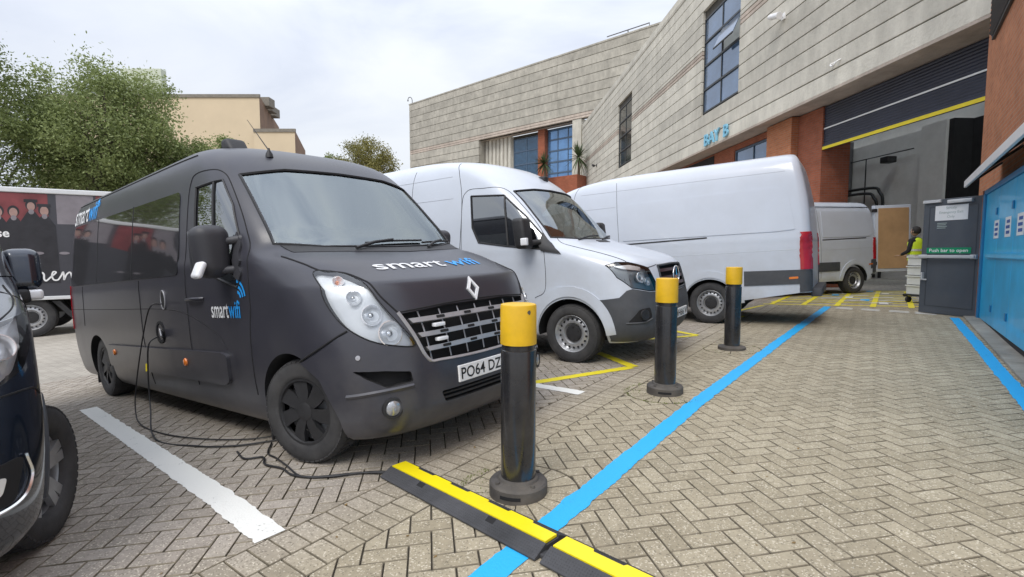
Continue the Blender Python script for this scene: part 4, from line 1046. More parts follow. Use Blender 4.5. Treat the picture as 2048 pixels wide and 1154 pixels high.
    if front:
        for sd in (1, -1):
            head = sh.patch('headlight', hl, M('grey lamp housing', (.30, .32, .34), rough=.35, metal=.3, var=.1), T, off=-.05, sd=sd, rnd=.012, step=(.03, .03))
            sh.patch('reflector', [('y', .915, 1.168), ('y', .80, 1.182), ('y', .70, 1.145), ('y', .72, 1.10), ('y', .88, 1.13)], m_reflector, head, off=-.02, depth=.02, sd=sd, rnd=.01)
            for yy, zz, rr in ((.745, 1.02, .062), (.67, .97, .05)):
                sv = sh.s_y(yy * sd, zz); n_ = (sh.nor(sv, zz) + Vector((-1, 0, .05))).normalized(); c = sh.on(sv, zz, -.016)
                mt4 = Matrix.Translation(c) @ n_.to_track_quat('Z', 'Y').to_matrix().to_4x4()
                MB().lathe([(rr * 1.05, -.02), (rr * 1.08, .006), (rr, .006), (rr * .9, -.01), (rr * .5, -.03), (.001, -.034)], 24, mtx=mt4, cap=False).build('reflector', m_reflector, head, 50)
            sh.patch('lens', hl, m_lens, head, off=.003, sd=sd, rnd=.012, step=(.03, .03))
            sh.line('lamp_seal', hl, m_gap, head, .005, .001, sd, True, 6, False)
            rc = sh.patch('fog_recess', [('y', .925, .515), ('y', .845, .655), ('y', .74, .672), ('y', .72, .56), ('y', .80, .52)], m_well, T, off=.0155, sd=sd, rnd=.02, step=(.03, .03))
            sh.line('recess_lip', [('y', .93, .505), ('y', .80, .508), ('y', .715, .545)], m_greyp, rc, .010, .014, sd)
            sv = sh.s_y(.80 * sd, .592); c = sh.on(sv, .592, .022); n_ = (sh.nor(sv, .592) + Vector((-.6, 0, 0))).normalized()
            MB().lathe([(.062, -.02), (.062, .004), (.045, .006), (.03, .0), (.001, .0)], 22, mtx=Matrix.Translation(c) @ n_.to_track_quat('Z', 'Y').to_matrix().to_4x4(), cap=False).build('fog_lamp', m_black, T, 50)
            sh.line('bonnet_gap', [('y', sd * .80, 1.545), ('y', sd * .845, 1.44), ('y', sd * .83, 1.32), ('y', sd * .80, 1.205)], m_gap, body, .004, .001)
            sh.line('bonnet_gap', [('y', sd * .62, 1.125), ('y', sd * .44, 1.15)], m_gap, body, .004, .001, curve=False)
        h_ = [('x', .725, .77), ('y', .944, .80), ('y', .90, .875), ('y', .86, .893), ('y', .70, .845), ('y', .55, .838), ('y', .47, .828), ('y', .2, .815)]
        low = [('y', .40, .275), ('y', .72, .28), ('x', .545, .29), ('x', .575, .42), ('x', .62, .60)]
        full = h_ + [('y', -.2, .815)] + [('s', -sh.poly([q])[0][0], q[2]) for q in reversed(h_[:-1])] + [('s', -sh.poly([q])[0][0], q[2]) for q in reversed(low)] + low
        sh.patch('bumper', full, m_greyp, T, off=.011, depth=.02, step=(.04, .04))
        gb = sh.patch('grille', gr, m_well, T, off=-.05, rnd=.02)
        for zz in (1.075, .985, .90): sh.patch('grille_slat', [('y', .45, zz + .02), ('y', -.45, zz + .02), ('y', -.45, zz - .016), ('y', .45, zz - .016)], M('maroon dark grille', (.05, .02, .025), rough=.4, var=.1), gb, off=.0, depth=.03, step=(.05, .03))
        sh.line('grille_frame', gr, m_greyp, gb, .014, .004, 1, True, 8, False)
        c = sh.front(0, .985, .03); mt4 = Matrix.Translation(c) @ Matrix.Rotation(R(-90), 4, 'Y')
        bd = MB().tube([mt4 @ Vector((.118 * math.cos(2 * math.pi * k / 32), .118 * math.sin(2 * math.pi * k / 32), 0)) for k in range(32)], .010, 8, closed=True)
        for k in range(3):
            a = R(0 + 120 * k); bd.tube([mt4 @ Vector((0, 0, 0)), mt4 @ Vector((.112 * math.cos(a), .112 * math.sin(a), 0))], [.018, .004], 6)
        bd.build('badge', m_chrome, T, 50)
        plate(T, sh, .535, 'DH66 V', off=.02)
        sh.patch('bonnet_vent', [('y', .10, 1.492), ('y', -.24, 1.492), ('y', -.22, 1.462), ('y', .12, 1.462)], m_black, T, off=.006, depth=.01)
        for y0, y1 in ((.52, -.12), (-.15, -.72)):
            wi = MB().tube([sh.front(y0, 1.50, .01), sh.front((y0 + y1) / 2, 1.535, .025), sh.front(y1, 1.55, .02)], .010, 8).build('wiper', m_black, T, 60)
        cab_interior(T, (1.42, 1.85), (1.46, 1.15), .72)
        rounded('screen_paper', (1.50, -.15, 1.53), (1.505, .12, 1.72), .002, m_wplate, T)
        p = sh.front(-.25, 2.43, 0); rounded('roof_camera', (p.x - .02, p.y - .06, p.z - .01), (p.x + .12, p.y + .06, p.z + .07), .02, m_black, T)
    if rear_open:
        hm = Matrix.Translation((L_ - .04, -.93, 0)) @ Matrix.Rotation(R(-24), 4, 'Z')
        d = MB().cbox((.02, -.03, .56), (.92, .03, 2.38), .025, mtx=hm).build('rear_door', m_van, T, 40)
        MB().cbox((.085, -.046, .65), (.86, -.032, 2.30), .006, mtx=hm).build('door_lining', m_ply, d)
        for zz in (.75, 2.2): MB().cbox((-.06, -.05, zz), (.06, .01, zz + .09), .01, mtx=hm).build('hinge', m_black, d)
        MB().cbox((L_ - .045, -.965, .5), (L_ + .01, -.86, 2.38), .01).build('rear_pillar', m_van, T)
        MB().box((3.02, -.84, .625), (L_ - .02, .84, .64)).build('load_floor', m_ply, T)
    return T
build_white('white_van', 'white panel van showing its front, dark grey bumper and grille behind the middle bollard', SMX, SS, 1.03, 6.94, front=True)
build_white('white_van', 'long white van parked tail out with red tail lamp beside the farthest bollard', vehicle_matrix(9.80, 6.86, 183, 1.0, 4.325), LS, 1.0, 6.86)
px_, py_ = PQ(5.3, 13.3)
build_white('white_van', 'white van at the loading bay with an open rear door lined in brown board', vehicle_matrix(px_, py_, -125.3, 1.0, 3.665), CS, 1.0, 5.7, wb=3.665 + .25, rear_open=True)

# ------------------------------------------------------------------ dark blue people carrier at the left edge
m_navy = M('navy metallic paint', (.012, .019, .034), rough=.22, metal=.35, var=.12, vscale=2, coat=1.0)
AS = Shell([(.20, .12, .88, .5, 4.9), (.28, .03, .94, .6, 4.95), (.45, 0, .97, .65, 4.97), (.70, .02, .985, .7, 4.97), (.90, .06, .985, .75, 4.97), (1.03, .14, .985, .78, 4.97), (1.12, .28, .98, .74, 4.96), (1.20, .55, .975, .68, 4.95), (1.27, .85, .965, .60, 4.94), (1.32, .97, .955, .56, 4.93),
    (1.50, 1.18, .92, .52, 4.9), (1.75, 1.50, .87, .50, 4.85), (1.88, 1.75, .80, .50, 4.8), (1.95, 2.1, .70, .6, 4.75), (1.985, 2.5, .50, .7, 4.65), (2.0, 2.9, .25, .8, 4.5)], n=2.9, rr=.12)
def build_carrier():
    mx_ = vehicle_matrix(-.425, 3.50, -7, .93, 2.93, .85)
    T = thing('people_carrier', 'dark blue people carrier cut off by the left edge of the picture', 'car', mx_)
    sh = AS; body = sh.solid().build('body', [m_navy, m_well], T)
    cut = []
    for sd in (1, -1): cut += [arch_cutter(.93, .405, sd, W=1.0), arch_cutter(3.86, .40, sd, W=1.0)]
    hl = [('y', .965, 1.17), ('y', .86, 1.13), ('y', .62, .95), ('y', .60, .87), ('y', .80, .86), ('y', .93, .93), ('y', .972, 1.05)]
    for sd in (1, -1): cut.append(slab(sh, hl, .05, .09, sd, .015))
    bool_cut(body, cut)
    ws = [('y', .74, 1.84), ('y', 0, 1.875), ('y', -.74, 1.84), ('y', -.82, 1.35), ('y', 0, 1.325), ('y', .82, 1.35)]
    sh.patch('windscreen', ws, m_tint, T, off=.004, rnd=.04)
    for sd in (1, -1):
        wheel(T, .93, sd * 1.0, sd, .345, .22, 'alloy', steer=-24); wheel(T, 3.86, sd * .955, sd, .335, .22, 'alloy')
        sh.line('arch_trim', [('x', .93 + .412 * math.cos(a), .33 + .412 * math.sin(a)) for a in [math.pi * k / 16 for k in range(17)]], m_chrome if False else m_greyp, T, .011, .002, sd)
        sh.patch('side_window', [('x', 2.05, 1.80), ('x', 1.62, 1.72), ('x', 1.20, 1.36), ('x', 2.05, 1.36)], m_tint, T, off=.005, sd=sd, rnd=.03)
        sh.patch('side_window', [('x', 2.15, 1.80), ('x', 2.15, 1.36), ('x', 4.7, 1.36), ('x', 4.6, 1.80)], m_tint, T, off=.005, sd=sd, rnd=.03, step=(.2, .1))
        head = sh.patch('headlight', hl, m_lampback, T, off=-.04, sd=sd, rnd=.015, step=(.03, .03))
        for yy, zz, rr in ((.87, 1.04, .055), (.76, .94, .06)):
            sv = sh.s_y(yy * sd, zz); n_ = (sh.nor(sv, zz) + Vector((-1, 0, .05))).normalized(); c = sh.on(sv, zz, -.012)
            MB().lathe([(rr * 1.05, -.02), (rr * 1.08, .006), (rr, .006), (rr * .9, -.01), (rr * .5, -.03), (.001, -.034)], 24, mtx=Matrix.Translation(c) @ n_.to_track_quat('Z', 'Y').to_matrix().to_4x4(), cap=False).build('reflector', m_reflector, head, 50)
        sh.patch('lens', hl, m_lens, head, off=.003, sd=sd, rnd=.015, step=(.03, .03))
        fr = sh.patch('fog_surround', [('y', .90, .60), ('y', .55, .56), ('y', .55, .42), ('y', .86, .43)], m_well, T, off=.006, depth=.01, sd=sd, rnd=.03, step=(.03, .03))
        sh.line('chrome_trim', [('y', .90, .60), ('y', .91, .50), ('y', .86, .425), ('y', .70, .415), ('y', .55, .42)], m_chrome, fr, .007, .010, sd)
        sh.patch('fog_lens', [('y', .84, .545), ('y', .72, .535), ('y', .72, .475), ('y', .82, .475)], m_reflector, fr, off=.014, depth=.01, sd=sd, rnd=.02, step=(.03, .03))
        ya, yb = sorted((sd * .90, sd * 1.08))
        mi_ = rounded('mirror', (1.62, ya, 1.28), (1.82, yb, 1.54), .06, m_navy, T, taper=lambda c: Vector((c.x + (.05 if c.z > 1.4 else 0), c.y, c.z)), seg=5)
        rounded('mirror_foot', (1.60, min(sd * .88, sd * 1.02), 1.20), (1.74, max(sd * .88, sd * 1.02), 1.29), .03, m_black, mi_)
        rounded('repeater', (1.615, min(sd * .98, sd * 1.075), 1.22), (1.76, max(sd * .98, sd * 1.075), 1.282), .018, m_lampback, mi_)
        sh.line('bonnet_gap', [('y', sd * .90, 1.31), ('y', sd * .93, 1.22), ('y', sd * .87, 1.14), ('y', sd * .62, .97)], m_gap, body, .004, .001)
        sh.line('door_gap', [('x', 1.22, .45), ('x', 1.16, .95), ('x', 1.10, 1.32)], m_gap, body, .004, 0, sd)
        sh.line('bumper_gap', [('y', sd * .975, .80), ('y', sd * .94, .845), ('y', sd * .78, .84)], m_gap, body, .004, .001)
    gr = [('y', .52, .94), ('y', -.52, .94), ('y', -.45, .62), ('y', .45, .62)]
    gb = sh.patch('grille', gr, m_black, T, off=.004, depth=.01, rnd=.03)
    for zz in (.86, .78, .70): sh.line('grille_slat', [('y', .48, zz), ('y', 0, zz), ('y', -.48, zz)], m_chrome, gb, .012, .008)
    return T
build_carrier()

# ------------------------------------------------------------------ lorry with a printed side, far left
m_boxside = M('printed dark side', (.050, .050, .060), rough=.35, var=.25, vscale=.9)
m_rail = M('aluminium rail', (.70, .71, .72), rough=.35, metal=.3, var=.06)
m_grime = M('chassis grime', (.035, .034, .033), rough=.85, var=.3)
m_pred = M('print dull red', (.20, .045, .05), rough=.4, var=.35, vscale=2.2); m_pskin = M('print skin tone', (.36, .23, .20), rough=.4, var=.12, vscale=9); m_phair = M('print black cloth', (.022, .021, .026), rough=.4, var=.3); m_ppale = M('print pale', (.22, .20, .22), rough=.4, var=.15)
def build_lorry():
    tx, ty = .849, .528
    ox, oy = -11.5, 11.85; oz = gz(ox, oy)
    mx_ = Matrix(((tx, -ty, 0, ox), (ty, tx, 0, oy), (0, 0, 1, oz), (0, 0, 0, 1)))
    T = thing('box_lorry', 'box lorry with a dark printed side of people in black robes, far left', 'lorry', mx_)
    MB().cbox((-6.2, .0, .97), (2.5, 2.45, 3.50), .02).build('cargo_box', m_boxside, T)
    MB().cbox((-6.22, -.03, 3.44), (2.52, 2.48, 3.56), .02).build('top_rail', m_rail, T)
    MB().cbox((-6.22, -.03, .90), (2.52, 2.48, .985), .012).build('bottom_rail', m_rail, T)
    MB().cbox((-7.5, .5, .55), (2.4, .65, .88), .02).cbox((-7.5, 1.8, .55), (2.4, 1.95, .88), .02).build('chassis', m_grime, T)
    MB().cbox((.75, .15, .50), (2.3, .45, .84), .02).build('underrun_box', m_grime, T)
    MB().cbox((-4.6, .1, .45), (-1.4, .16, .85), .02).build('side_guard', m_rail, T)
    MB().prism([(.40, .86), (.55, .86), (.98, .28), (.88, .26)], .05, .36, 'XZ').build('mud_flap', m_black, T)
    for x in (0, -6.9):
        for y, sd in ((.03, -1), (2.42, 1)): wheel(T, x, y, sd, .48, .30, 'steel')
    MB().cbox((-8.4, .05, .5), (-6.45, 2.4, 2.9), .12).build('cab', m_navy, T, 40)
    MB().cbox((-8.0, .03, 1.7), (-7.0, .046, 2.5), .01).build('cab_window', m_tint, T)
    pr = MB()
    def quad(x0, z0, x1, z1, mi, y): pr.add([(x0, y, z0), (x1, y, z0), (x1, y, z1), (x0, y, z1)], [(0, 1, 2, 3)], mi)
    def oval(x, z, rx, rz, mi, y, n=18): pr.add([(x + rx * math.cos(2 * math.pi * k / n), y, z + rz * math.sin(2 * math.pi * k / n)) for k in range(n)], [tuple(range(n))], mi)
    def robe(x, z, w, y): pr.add([(x - w * .35, y, z), (x + w * .35, y, z), (x + w, y, z - .22), (x + w * 1.15, y, z - 1.6), (x - w * 1.15, y, z - 1.6), (x - w, y, z - .22)], [(0, 1, 2, 3, 4, 5)], 2)
    for x in (-5.2, -3.2, -1.2, .8): quad(x + .55, 2.62, x + 1.65, 3.43, 0, -.002); quad(x - .2, 2.72, x + .5, 3.43, 3, -.002)
    k = 0
    for cx in (-4.6, -2.4, -.02, 1.7):
        for dx, z, r in ((-.40, 2.97, .085), (-.14, 2.97, .085), (.17, 3.12, .082), (.40, 3.02, .09)):
            k += 1; y = -.004 - .0006 * (k % 4)
            robe(cx + dx, z - .12, .19, y); oval(cx + dx, z + .03, r * 1.2, r * 1.55, 2, y - .0006); oval(cx + dx, z, r * .85, r * 1.25, 1, y - .0012); oval(cx + dx, z - .125, .05, .06, 3, y - .0018)
            if dx in (.17, .40): quad(cx + dx - .12, z + .10, cx + dx + .12, z + .17, 2, y - .002)
        for hx in (.25, .72): oval(cx + hx, 2.02, .10, .035, 3, -.0095)
    pr.build('printed_picture', [m_pred, m_pskin, m_phair, m_ppale], T, fix=False)
    vv, fs = text_mesh('expertise', .27, .006, 'RIGHT'); MB().add([(v.x * .95 - .25, -.010, 2.40 + v.y) for v in vv], fs).build('lettering', m_wplate, T, fix=False)
    # handwritten word, drawn as a brush stroke
    st = [(-.05, .28), (.02, .30), (.10, .45), (.13, .56), (.09, .60), (.06, .45), (.055, .1), (.05, .02), (.09, .17), (.15, .26), (.19, .20), (.19, .05), (.23, .0), (.32, .12), (.40, .22), (.42, .27), (.37, .28), (.34, .16), (.37, .03), (.45, .02), (.52, .16), (.56, .27), (.57, .12), (.57, .02), (.62, .18), (.69, .26), (.72, .16), (.73, .04), (.78, .02), (.85, .10)]
    P = smooth_path([Vector((.12 + a * .95, -.011, 1.36 + b * .75)) for a, b in st], 7); rb = MB(); n_ = len(P)
    for i, p in enumerate(P):
        d = (P[min(i + 1, n_ - 1)] - P[max(i - 1, 0)]).normalized(); nn = Vector((-d.z, 0, d.x)) * .017; rb.v += [tuple(p + nn), tuple(p - nn)]
    for i in range(n_ - 1): rb.f.append((2 * i, 2 * i + 1, 2 * i + 3, 2 * i + 2)); rb.m.append(0)
    rb.build('lettering', m_wplate, T, fix=False)
    return T
build_lorry()
# ================================================================== loading bay building
def concrete_mat(name, base, dark=.55, warm=(1, 1, 1)):
    m = bpy.data.materials.new(name); m.use_nodes = True
    t = m.node_tree; N = t.nodes; K = t.links.new; b = N['Principled BSDF']
    tcn = N.new('ShaderNodeTexCoord'); oi = N.new('ShaderNodeObjectInfo')
    n1 = N.new('ShaderNodeTexNoise'); n1.inputs['Scale'].default_value = .55; n1.inputs['Detail'].default_value = 10; n1.inputs['Roughness'].default_value = .68; K(tcn.outputs['Object'], n1.inputs['Vector'])
    mp_ = N.new('ShaderNodeMapping'); mp_.inputs['Scale'].default_value = (2.0, 2.0, .8); K(tcn.outputs['Object'], mp_.inputs[0])
    n2 = N.new('ShaderNodeTexNoise'); n2.inputs['Scale'].default_value = 1.1; n2.inputs['Detail'].default_value = 8; n2.inputs['Roughness'].default_value = .7; K(mp_.outputs[0], n2.inputs['Vector'])
    mu = N.new('ShaderNodeMath'); mu.operation = 'MULTIPLY'; K(n1.outputs[0], mu.inputs[0]); K(n2.outputs[0], mu.inputs[1])
    r = N.new('ShaderNodeValToRGB'); cr = r.color_ramp
    cr.elements[0].position = .13; cr.elements[0].color = tuple(c * dark for c in base) + (1,)
    cr.elements[1].position = .36; cr.elements[1].color = tuple(min(1, c * 1.1) for c in base) + (1,)
    K(mu.outputs[0], r.inputs[0])
    hs = N.new('ShaderNodeMapRange'); hs.inputs[3].default_value = .88; hs.inputs[4].default_value = 1.1; K(oi.outputs['Random'], hs.inputs[0])
    cb = N.new('ShaderNodeCombineColor')
    for i in range(3): K(hs.outputs[0], cb.inputs[i])
    g = N.new('ShaderNodeMix'); g.data_type = 'RGBA'; g.blend_type = 'MULTIPLY'; g.inputs[0].default_value = 1; K(r.outputs[0], g.inputs[6]); K(cb.outputs[0], g.inputs[7])
    K(g.outputs[2], b.inputs['Base Color']); b.inputs['Roughness'].default_value = .9
    bp = N.new('ShaderNodeBump'); bp.inputs['Strength'].default_value = .35; bp.inputs['Distance'].default_value = .03
    n4 = N.new('ShaderNodeTexNoise'); n4.inputs['Scale'].default_value = 14; n4.inputs['Detail'].default_value = 6; K(tcn.outputs['Object'], n4.inputs['Vector']); K(n4.outputs[0], bp.inputs['Height']); K(bp.outputs[0], b.inputs['Normal'])
    return m
def brick_mat(name, c1, c2, mortar, rot=(0, 0, 0)):
    m = bpy.data.materials.new(name); m.use_nodes = True
    t = m.node_tree; N = t.nodes; K = t.links.new; b = N['Principled BSDF']
    tcn = N.new('ShaderNodeTexCoord'); sp = N.new('ShaderNodeSeparateXYZ'); cm = N.new('ShaderNodeCombineXYZ')
    K(tcn.outputs['Object'], sp.inputs[0])
    ad = N.new('ShaderNodeMath'); ad.operation = 'ADD'; K(sp.outputs[0], ad.inputs[0]); K(sp.outputs[1], ad.inputs[1])
    K(ad.outputs[0], cm.inputs[0]); K(sp.outputs[2], cm.inputs[1])
    br = N.new('ShaderNodeTexBrick'); br.inputs['Scale'].default_value = 1; br.inputs['Brick Width'].default_value = .225; br.inputs['Row Height'].default_value = .075; br.inputs['Mortar Size'].default_value = .006; br.inputs['Mortar Smooth'].default_value = .2
    br.inputs['Color1'].default_value = (*c1, 1); br.inputs['Color2'].default_value = (*c2, 1); br.inputs['Mortar'].default_value = (*mortar, 1)
    K(cm.outputs[0], br.inputs[0])
    n = N.new('ShaderNodeTexNoise'); n.inputs['Scale'].default_value = 1.3; n.inputs['Detail'].default_value = 9; n.inputs['Roughness'].default_value = .7; K(tcn.outputs['Object'], n.inputs['Vector'])
    mr = N.new('ShaderNodeMapRange'); mr.inputs[1].default_value = .3; mr.inputs[2].default_value = .7; mr.inputs[3].default_value = .75; mr.inputs[4].default_value = 1.15; K(n.outputs[0], mr.inputs[0])
    cb = N.new('ShaderNodeCombineColor')
    for i in range(3): K(mr.outputs[0], cb.inputs[i])
    g = N.new('ShaderNodeMix'); g.data_type = 'RGBA'; g.blend_type = 'MULTIPLY'; g.inputs[0].default_value = 1; K(br.outputs[0], g.inputs[6]); K(cb.outputs[0], g.inputs[7])
    K(g.outputs[2], b.inputs['Base Color']); b.inputs['Roughness'].default_value = .9
    bp = N.new('ShaderNodeBump'); bp.inputs['Strength'].default_value = .8; bp.inputs['Distance'].default_value = .01; bp.invert = True
    K(br.outputs['Fac'], bp.inputs['Height']); K(bp.outputs[0], b.inputs['Normal'])
    return m
m_conc = concrete_mat('ribbed concrete panel', (.58, .555, .485), .74)
m_conc2 = concrete_mat('weathered concrete panel', (.46, .435, .375), .62)
m_concp = concrete_mat('pinkish concrete band', (.48, .41, .35), .7)
m_groove = M('panel joint', (.07, .065, .055), rough=.95, var=.3)
m_brick = brick_mat('orange brick', (.42, .145, .06), (.50, .19, .085), (.36, .27, .2))
m_brickd = brick_mat('red brick', (.30, .085, .04), (.37, .11, .055), (.25, .17, .13))
m_bwin = M('sky reflecting window', (.10, .16, .26), rough=.05, metal=.35, var=.25, vscale=.7, coat=.6)
m_frame = M('dark window frame', (.045, .05, .055), rough=.5, var=.15)
m_frameb = M('blue grey window frame', (.07, .11, .17), rough=.4, var=.1)
m_shutter = M('navy roller shutter', (.030, .036, .060), rough=.45, metal=.2, var=.2, vscale=1.2)
m_yel = M('yellow safety paint', (.80, .64, .02), rough=.5, var=.08)
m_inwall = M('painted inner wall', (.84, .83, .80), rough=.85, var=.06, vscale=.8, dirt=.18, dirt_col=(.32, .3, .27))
m_dark = M('near-black fill', (.02, .02, .022), rough=.9, var=.2)
m_duct = M('galvanised duct', (.14, .14, .145), rough=.5, metal=.5, var=.2)
m_signblue = M('pale blue sign letters', (.22, .52, .70), rough=.45, var=.05)
WD = Vector((-.0539, .9985, 0)); WN = Vector((-.9985, -.0539, 0)); WO = Vector((9.46, 10.0, 0))
def wallm(org, d):
    """local x along the wall, y out of its face (towards the yard), z up"""
    n_ = Vector((-d.y, d.x, 0)); 
    return Matrix(((d.x, n_.x, 0, org.x), (d.y, n_.y, 0, org.y), (0, 0, 1, 0), (0, 0, 0, 1)))
BM = wallm(WO, WD)          # local y points to -x world : out of the face
def panels(T, a0, a1, courses, holes, mat, th=.14, splits=(), gap=.034, bev=.012):
    """courses of panels between a0 and a1, leaving the window holes (a0,a1,z0,z1) open"""
    for z0, z1, mt in courses:
        segs = [(a0, a1)]
        for h in holes:
            if h[2] < z1 - .02 and h[3] > z0 + .02:
                ns = []
                for s0, s1 in segs:
                    if h[1] <= s0 or h[0] >= s1: ns.append((s0, s1)); continue
                    if h[0] > s0: ns.append((s0, h[0]))
                    if h[1] < s1: ns.append((h[1], s1))
                segs = ns
        for sp_ in splits:
            ns = []
            for s0, s1 in segs:
                if s0 < sp_ < s1: ns += [(s0, sp_), (sp_, s1)]
                else: ns.append((s0, s1))
            segs = ns
        for s0, s1 in segs:
            MB().cbox((s0 + .006, -th, z0 + gap / 2), (s1 - .006, random.uniform(-.004, .004), z1 - gap / 2), bev).build('wall_panel', mt, T)
def window(T, a0, a1, z0, z1, cols, rows, depth=.12, fr=.07, mat=None, frm=None, open_pane=None):
    frm = frm or m_frame
    w = MB()
    w.box((a0, -depth - .06, z0), (a1, -depth + .02, z0 + fr)).box((a0, -depth - .06, z1 - fr), (a1, -depth + .02, z1)).box((a0, -depth - .06, z0 + fr), (a0 + fr, -depth + .02, z1 - fr)).box((a1 - fr, -depth - .06, z0 + fr), (a1, -depth + .02, z1 - fr))
    W = w.build('window', frm, T)
    for i in range(1, cols): x = a0 + (a1 - a0) * i / cols; MB().box((x - fr * .4, -depth - .055, z0 + fr), (x + fr * .4, -depth + .012, z1 - fr)).build('mullion', frm, W)
    for j in range(1, rows): z = z0 + (z1 - z0) * j / rows; MB().box((a0 + fr, -depth - .05, z - fr * .6), (a1 - fr, -depth + .035, z + fr * .6)).build('transom', frm, W)
    for i in range(cols):
        for j in range(rows):
            x0, x1, y0, y1 = a0 + (a1 - a0) * i / cols + .03, a0 + (a1 - a0) * (i + 1) / cols - .03, z0 + (z1 - z0) * j / rows + .03, z0 + (z1 - z0) * (j + 1) / rows - .03
            if open_pane == (i, j):
                m4 = Matrix.Translation((0, -depth, y1)) @ Matrix.Rotation(R(24), 4, 'X')
                MB().box((x0, -.01, -(y1 - y0)), (x1, .012, 0), mtx=m4).build('pane', mat or m_bwin, W)
                MB().box((x0, -.02, -(y1 - y0)), (x1, .03, -(y1 - y0) + .06), mtx=m4).build('sash', frm, W)
            else: MB().box((x0, -depth - .03 + random.uniform(-.004, .004), y0), (x1, -depth - .02, y1)).build('pane', mat or m_bwin, W)
    return W
def build_bay():
    T = thing('bay_building', 'pale ribbed concrete building marked BAY B with an overhang above the loading door', 'building', BM)
    wins = [(10.25, 13.67, 7.72, 11.95), (24.75, 28.3, 7.75, 11.95)]
    cs = []; z = 6.06
    while z < 13.9:
        if abs(z - (6.06 + 8 * .52)) < .01:
            cs += [(z, z + .16, m_concp), (z + .16, z + .34, m_concp), (z + .34, z + .52, m_conc)]
        else: cs.append((z, z + .52, m_conc))
        z += .52
    panels(T, -.0, 43.6, cs, wins, None, splits=(19.2, 33.8))
    MB().box((0.02, -.26, 6.07), (43.6, -.14, 7.74)).box((.02, -.26, 7.74), (10.25, -.14, 11.93)).box((13.67, -.26, 7.74), (24.75, -.14, 11.93)).box((28.3, -.26, 7.74), (43.6, -.14, 11.93)).box((.02, -.26, 11.93), (43.6, -.14, 13.8)).build('joint_backing', m_groove, T)
    MB().box((16.2, -12, 13.55), (43.4, -.3, 13.8)).box((-3.2, -12, 13.55), (16.2, -7.2, 13.8)).build('roof', m_conc2, T)
    rf = MB().box((-3.2, -7.2, 13.6), (16.2, -.3, 13.63)).build('added_roof_light', glass_mat('added daylight glazing', (.8, .84, .86), .05), T)  # unseen glazing, added to let daylight down into the bay
    for k in range(10): MB().box((-3.2 + 2 * k, -7.2, 13.64), (-3.1 + 2 * k, -.3, 13.74)).build('added_glazing_bar', m_rail, rf)
    MB().box((-.2, -7.4, 6.0), (0, -.27, 13.55)).box((16.2, -7.4, 6.06), (16.4, -.27, 13.55)).box((-3.2, -7.4, 6.0), (16.4, -7.2, 13.55)).build('upper_wall', m_inwall, T)
    MB().cbox((-.1, -.42, 13.84), (43.6, .03, 14.02), .02).build('coping', m_conc2, T)
    MB().box((16.2, -9, 6.02), (43.6, -.27, 6.06)).box((0, -1.3, 6.02), (16.2, -.27, 6.06)).cbox((0, -.30, 5.99), (43.6, .02, 6.065), .01).build('soffit', m_concp, T)
    window(T, *wins[0], 2, 4, open_pane=(0, 2)); window(T, *wins[1], 2, 4, mat=M('dim window', (.03, .035, .035), rough=.08, var=.3, coat=.4))
    # ground floor behind the overhang : brick, windows, pillar
    y0 = -.82
    MB().box((9.0, y0 - .3, 0), (9.06, y0, 3.1)).box((9.0, y0 - .3, -.8), (40, y0, 3.1)).box((12.0, y0 - .3, 3.1), (40, y0, 5.98)).box((9.0, y0 - .3, 5.75), (12.0, y0, 5.98)).build('brick_wall', m_brickd, T)
    window(T, 9.06, 11.96, 3.12, 5.73, 2, 2, depth=-y0 + .05, frm=m_frameb)
    MB().box((13.9, y0 + .002, 3.6), (20, y0 + .02, 5.9)).build('recess_shade', m_dark, T)  # flat sheet on the wall face, its colour standing in for recess shade
    MB().cbox((7.47, y0 - .5, -.8), (8.98, y0 + .30, 5.985), .012).build('brick_pillar', m_brick, T)
    MB().cbox((6.22, y0 - .9, -.8), (7.465, y0 + .05, 5.985), .012).build('brick_pillar', m_brickd, T)  # the pillar's other face; its shade is put into the darker brick
    # shutter : curved laths, white stripe, yellow bottom bar
    sh_ = MB(); zb = 4.78; zt = 5.98; k = 0
    prof = []
    zz = zb
    while zz < zt - .02:
        for f_, d_ in ((0, 0), (.25, .014), (.5, .02), (.75, .014), (.95, 0)): prof.append((zz + .08 * f_, y0 - .02 + d_))
        zz += .08
    vv = []; fs = []
    for i, (z_, yy) in enumerate(prof): vv += [(.3, yy, z_), (6.25, yy, z_)]
    fs = [(2 * i, 2 * i + 1, 2 * i + 3, 2 * i + 2) for i in range(len(prof) - 1)]
    S = MB().add(vv, fs).build('roller_shutter', m_shutter, T, 60)
    MB().box((.3, y0 - .01, 5.265), (6.22, y0 + .012, 5.305)).build('shutter_stripe', m_rail, S)
    MB().cbox((.3, y0 - .05, 4.63), (6.22, y0 + .03, 4.79), .006).build('bottom_bar', m_shutter, S)
    MB().box((.3, y0 + .032, 4.63), (6.22, y0 + .038, 4.72)).build('yellow_edge', m_yel, S)
    # inside of the bay
    MB().box((-3, y0 - 6.3, -.8), (7.5, y0 - 6.1, 6.0)).build('inner_wall', m_dark, T)  # near-black sheet; the shade of the dark opening is in its colour
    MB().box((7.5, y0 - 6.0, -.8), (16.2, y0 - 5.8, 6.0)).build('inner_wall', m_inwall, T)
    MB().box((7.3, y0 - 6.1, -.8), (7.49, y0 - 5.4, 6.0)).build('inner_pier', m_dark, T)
    MB().box((7.5, y0 - 5.79, -.8), (8.5, y0 - 5.3, 6.0)).build('inner_pier', m_inwall, T)
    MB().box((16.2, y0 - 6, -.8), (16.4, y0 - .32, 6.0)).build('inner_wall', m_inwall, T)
    MB().box((-3.2, y0 - 6.2, -.8), (-3.0, y0 - .3, 6.0)).build('inner_wall', m_dark, T)
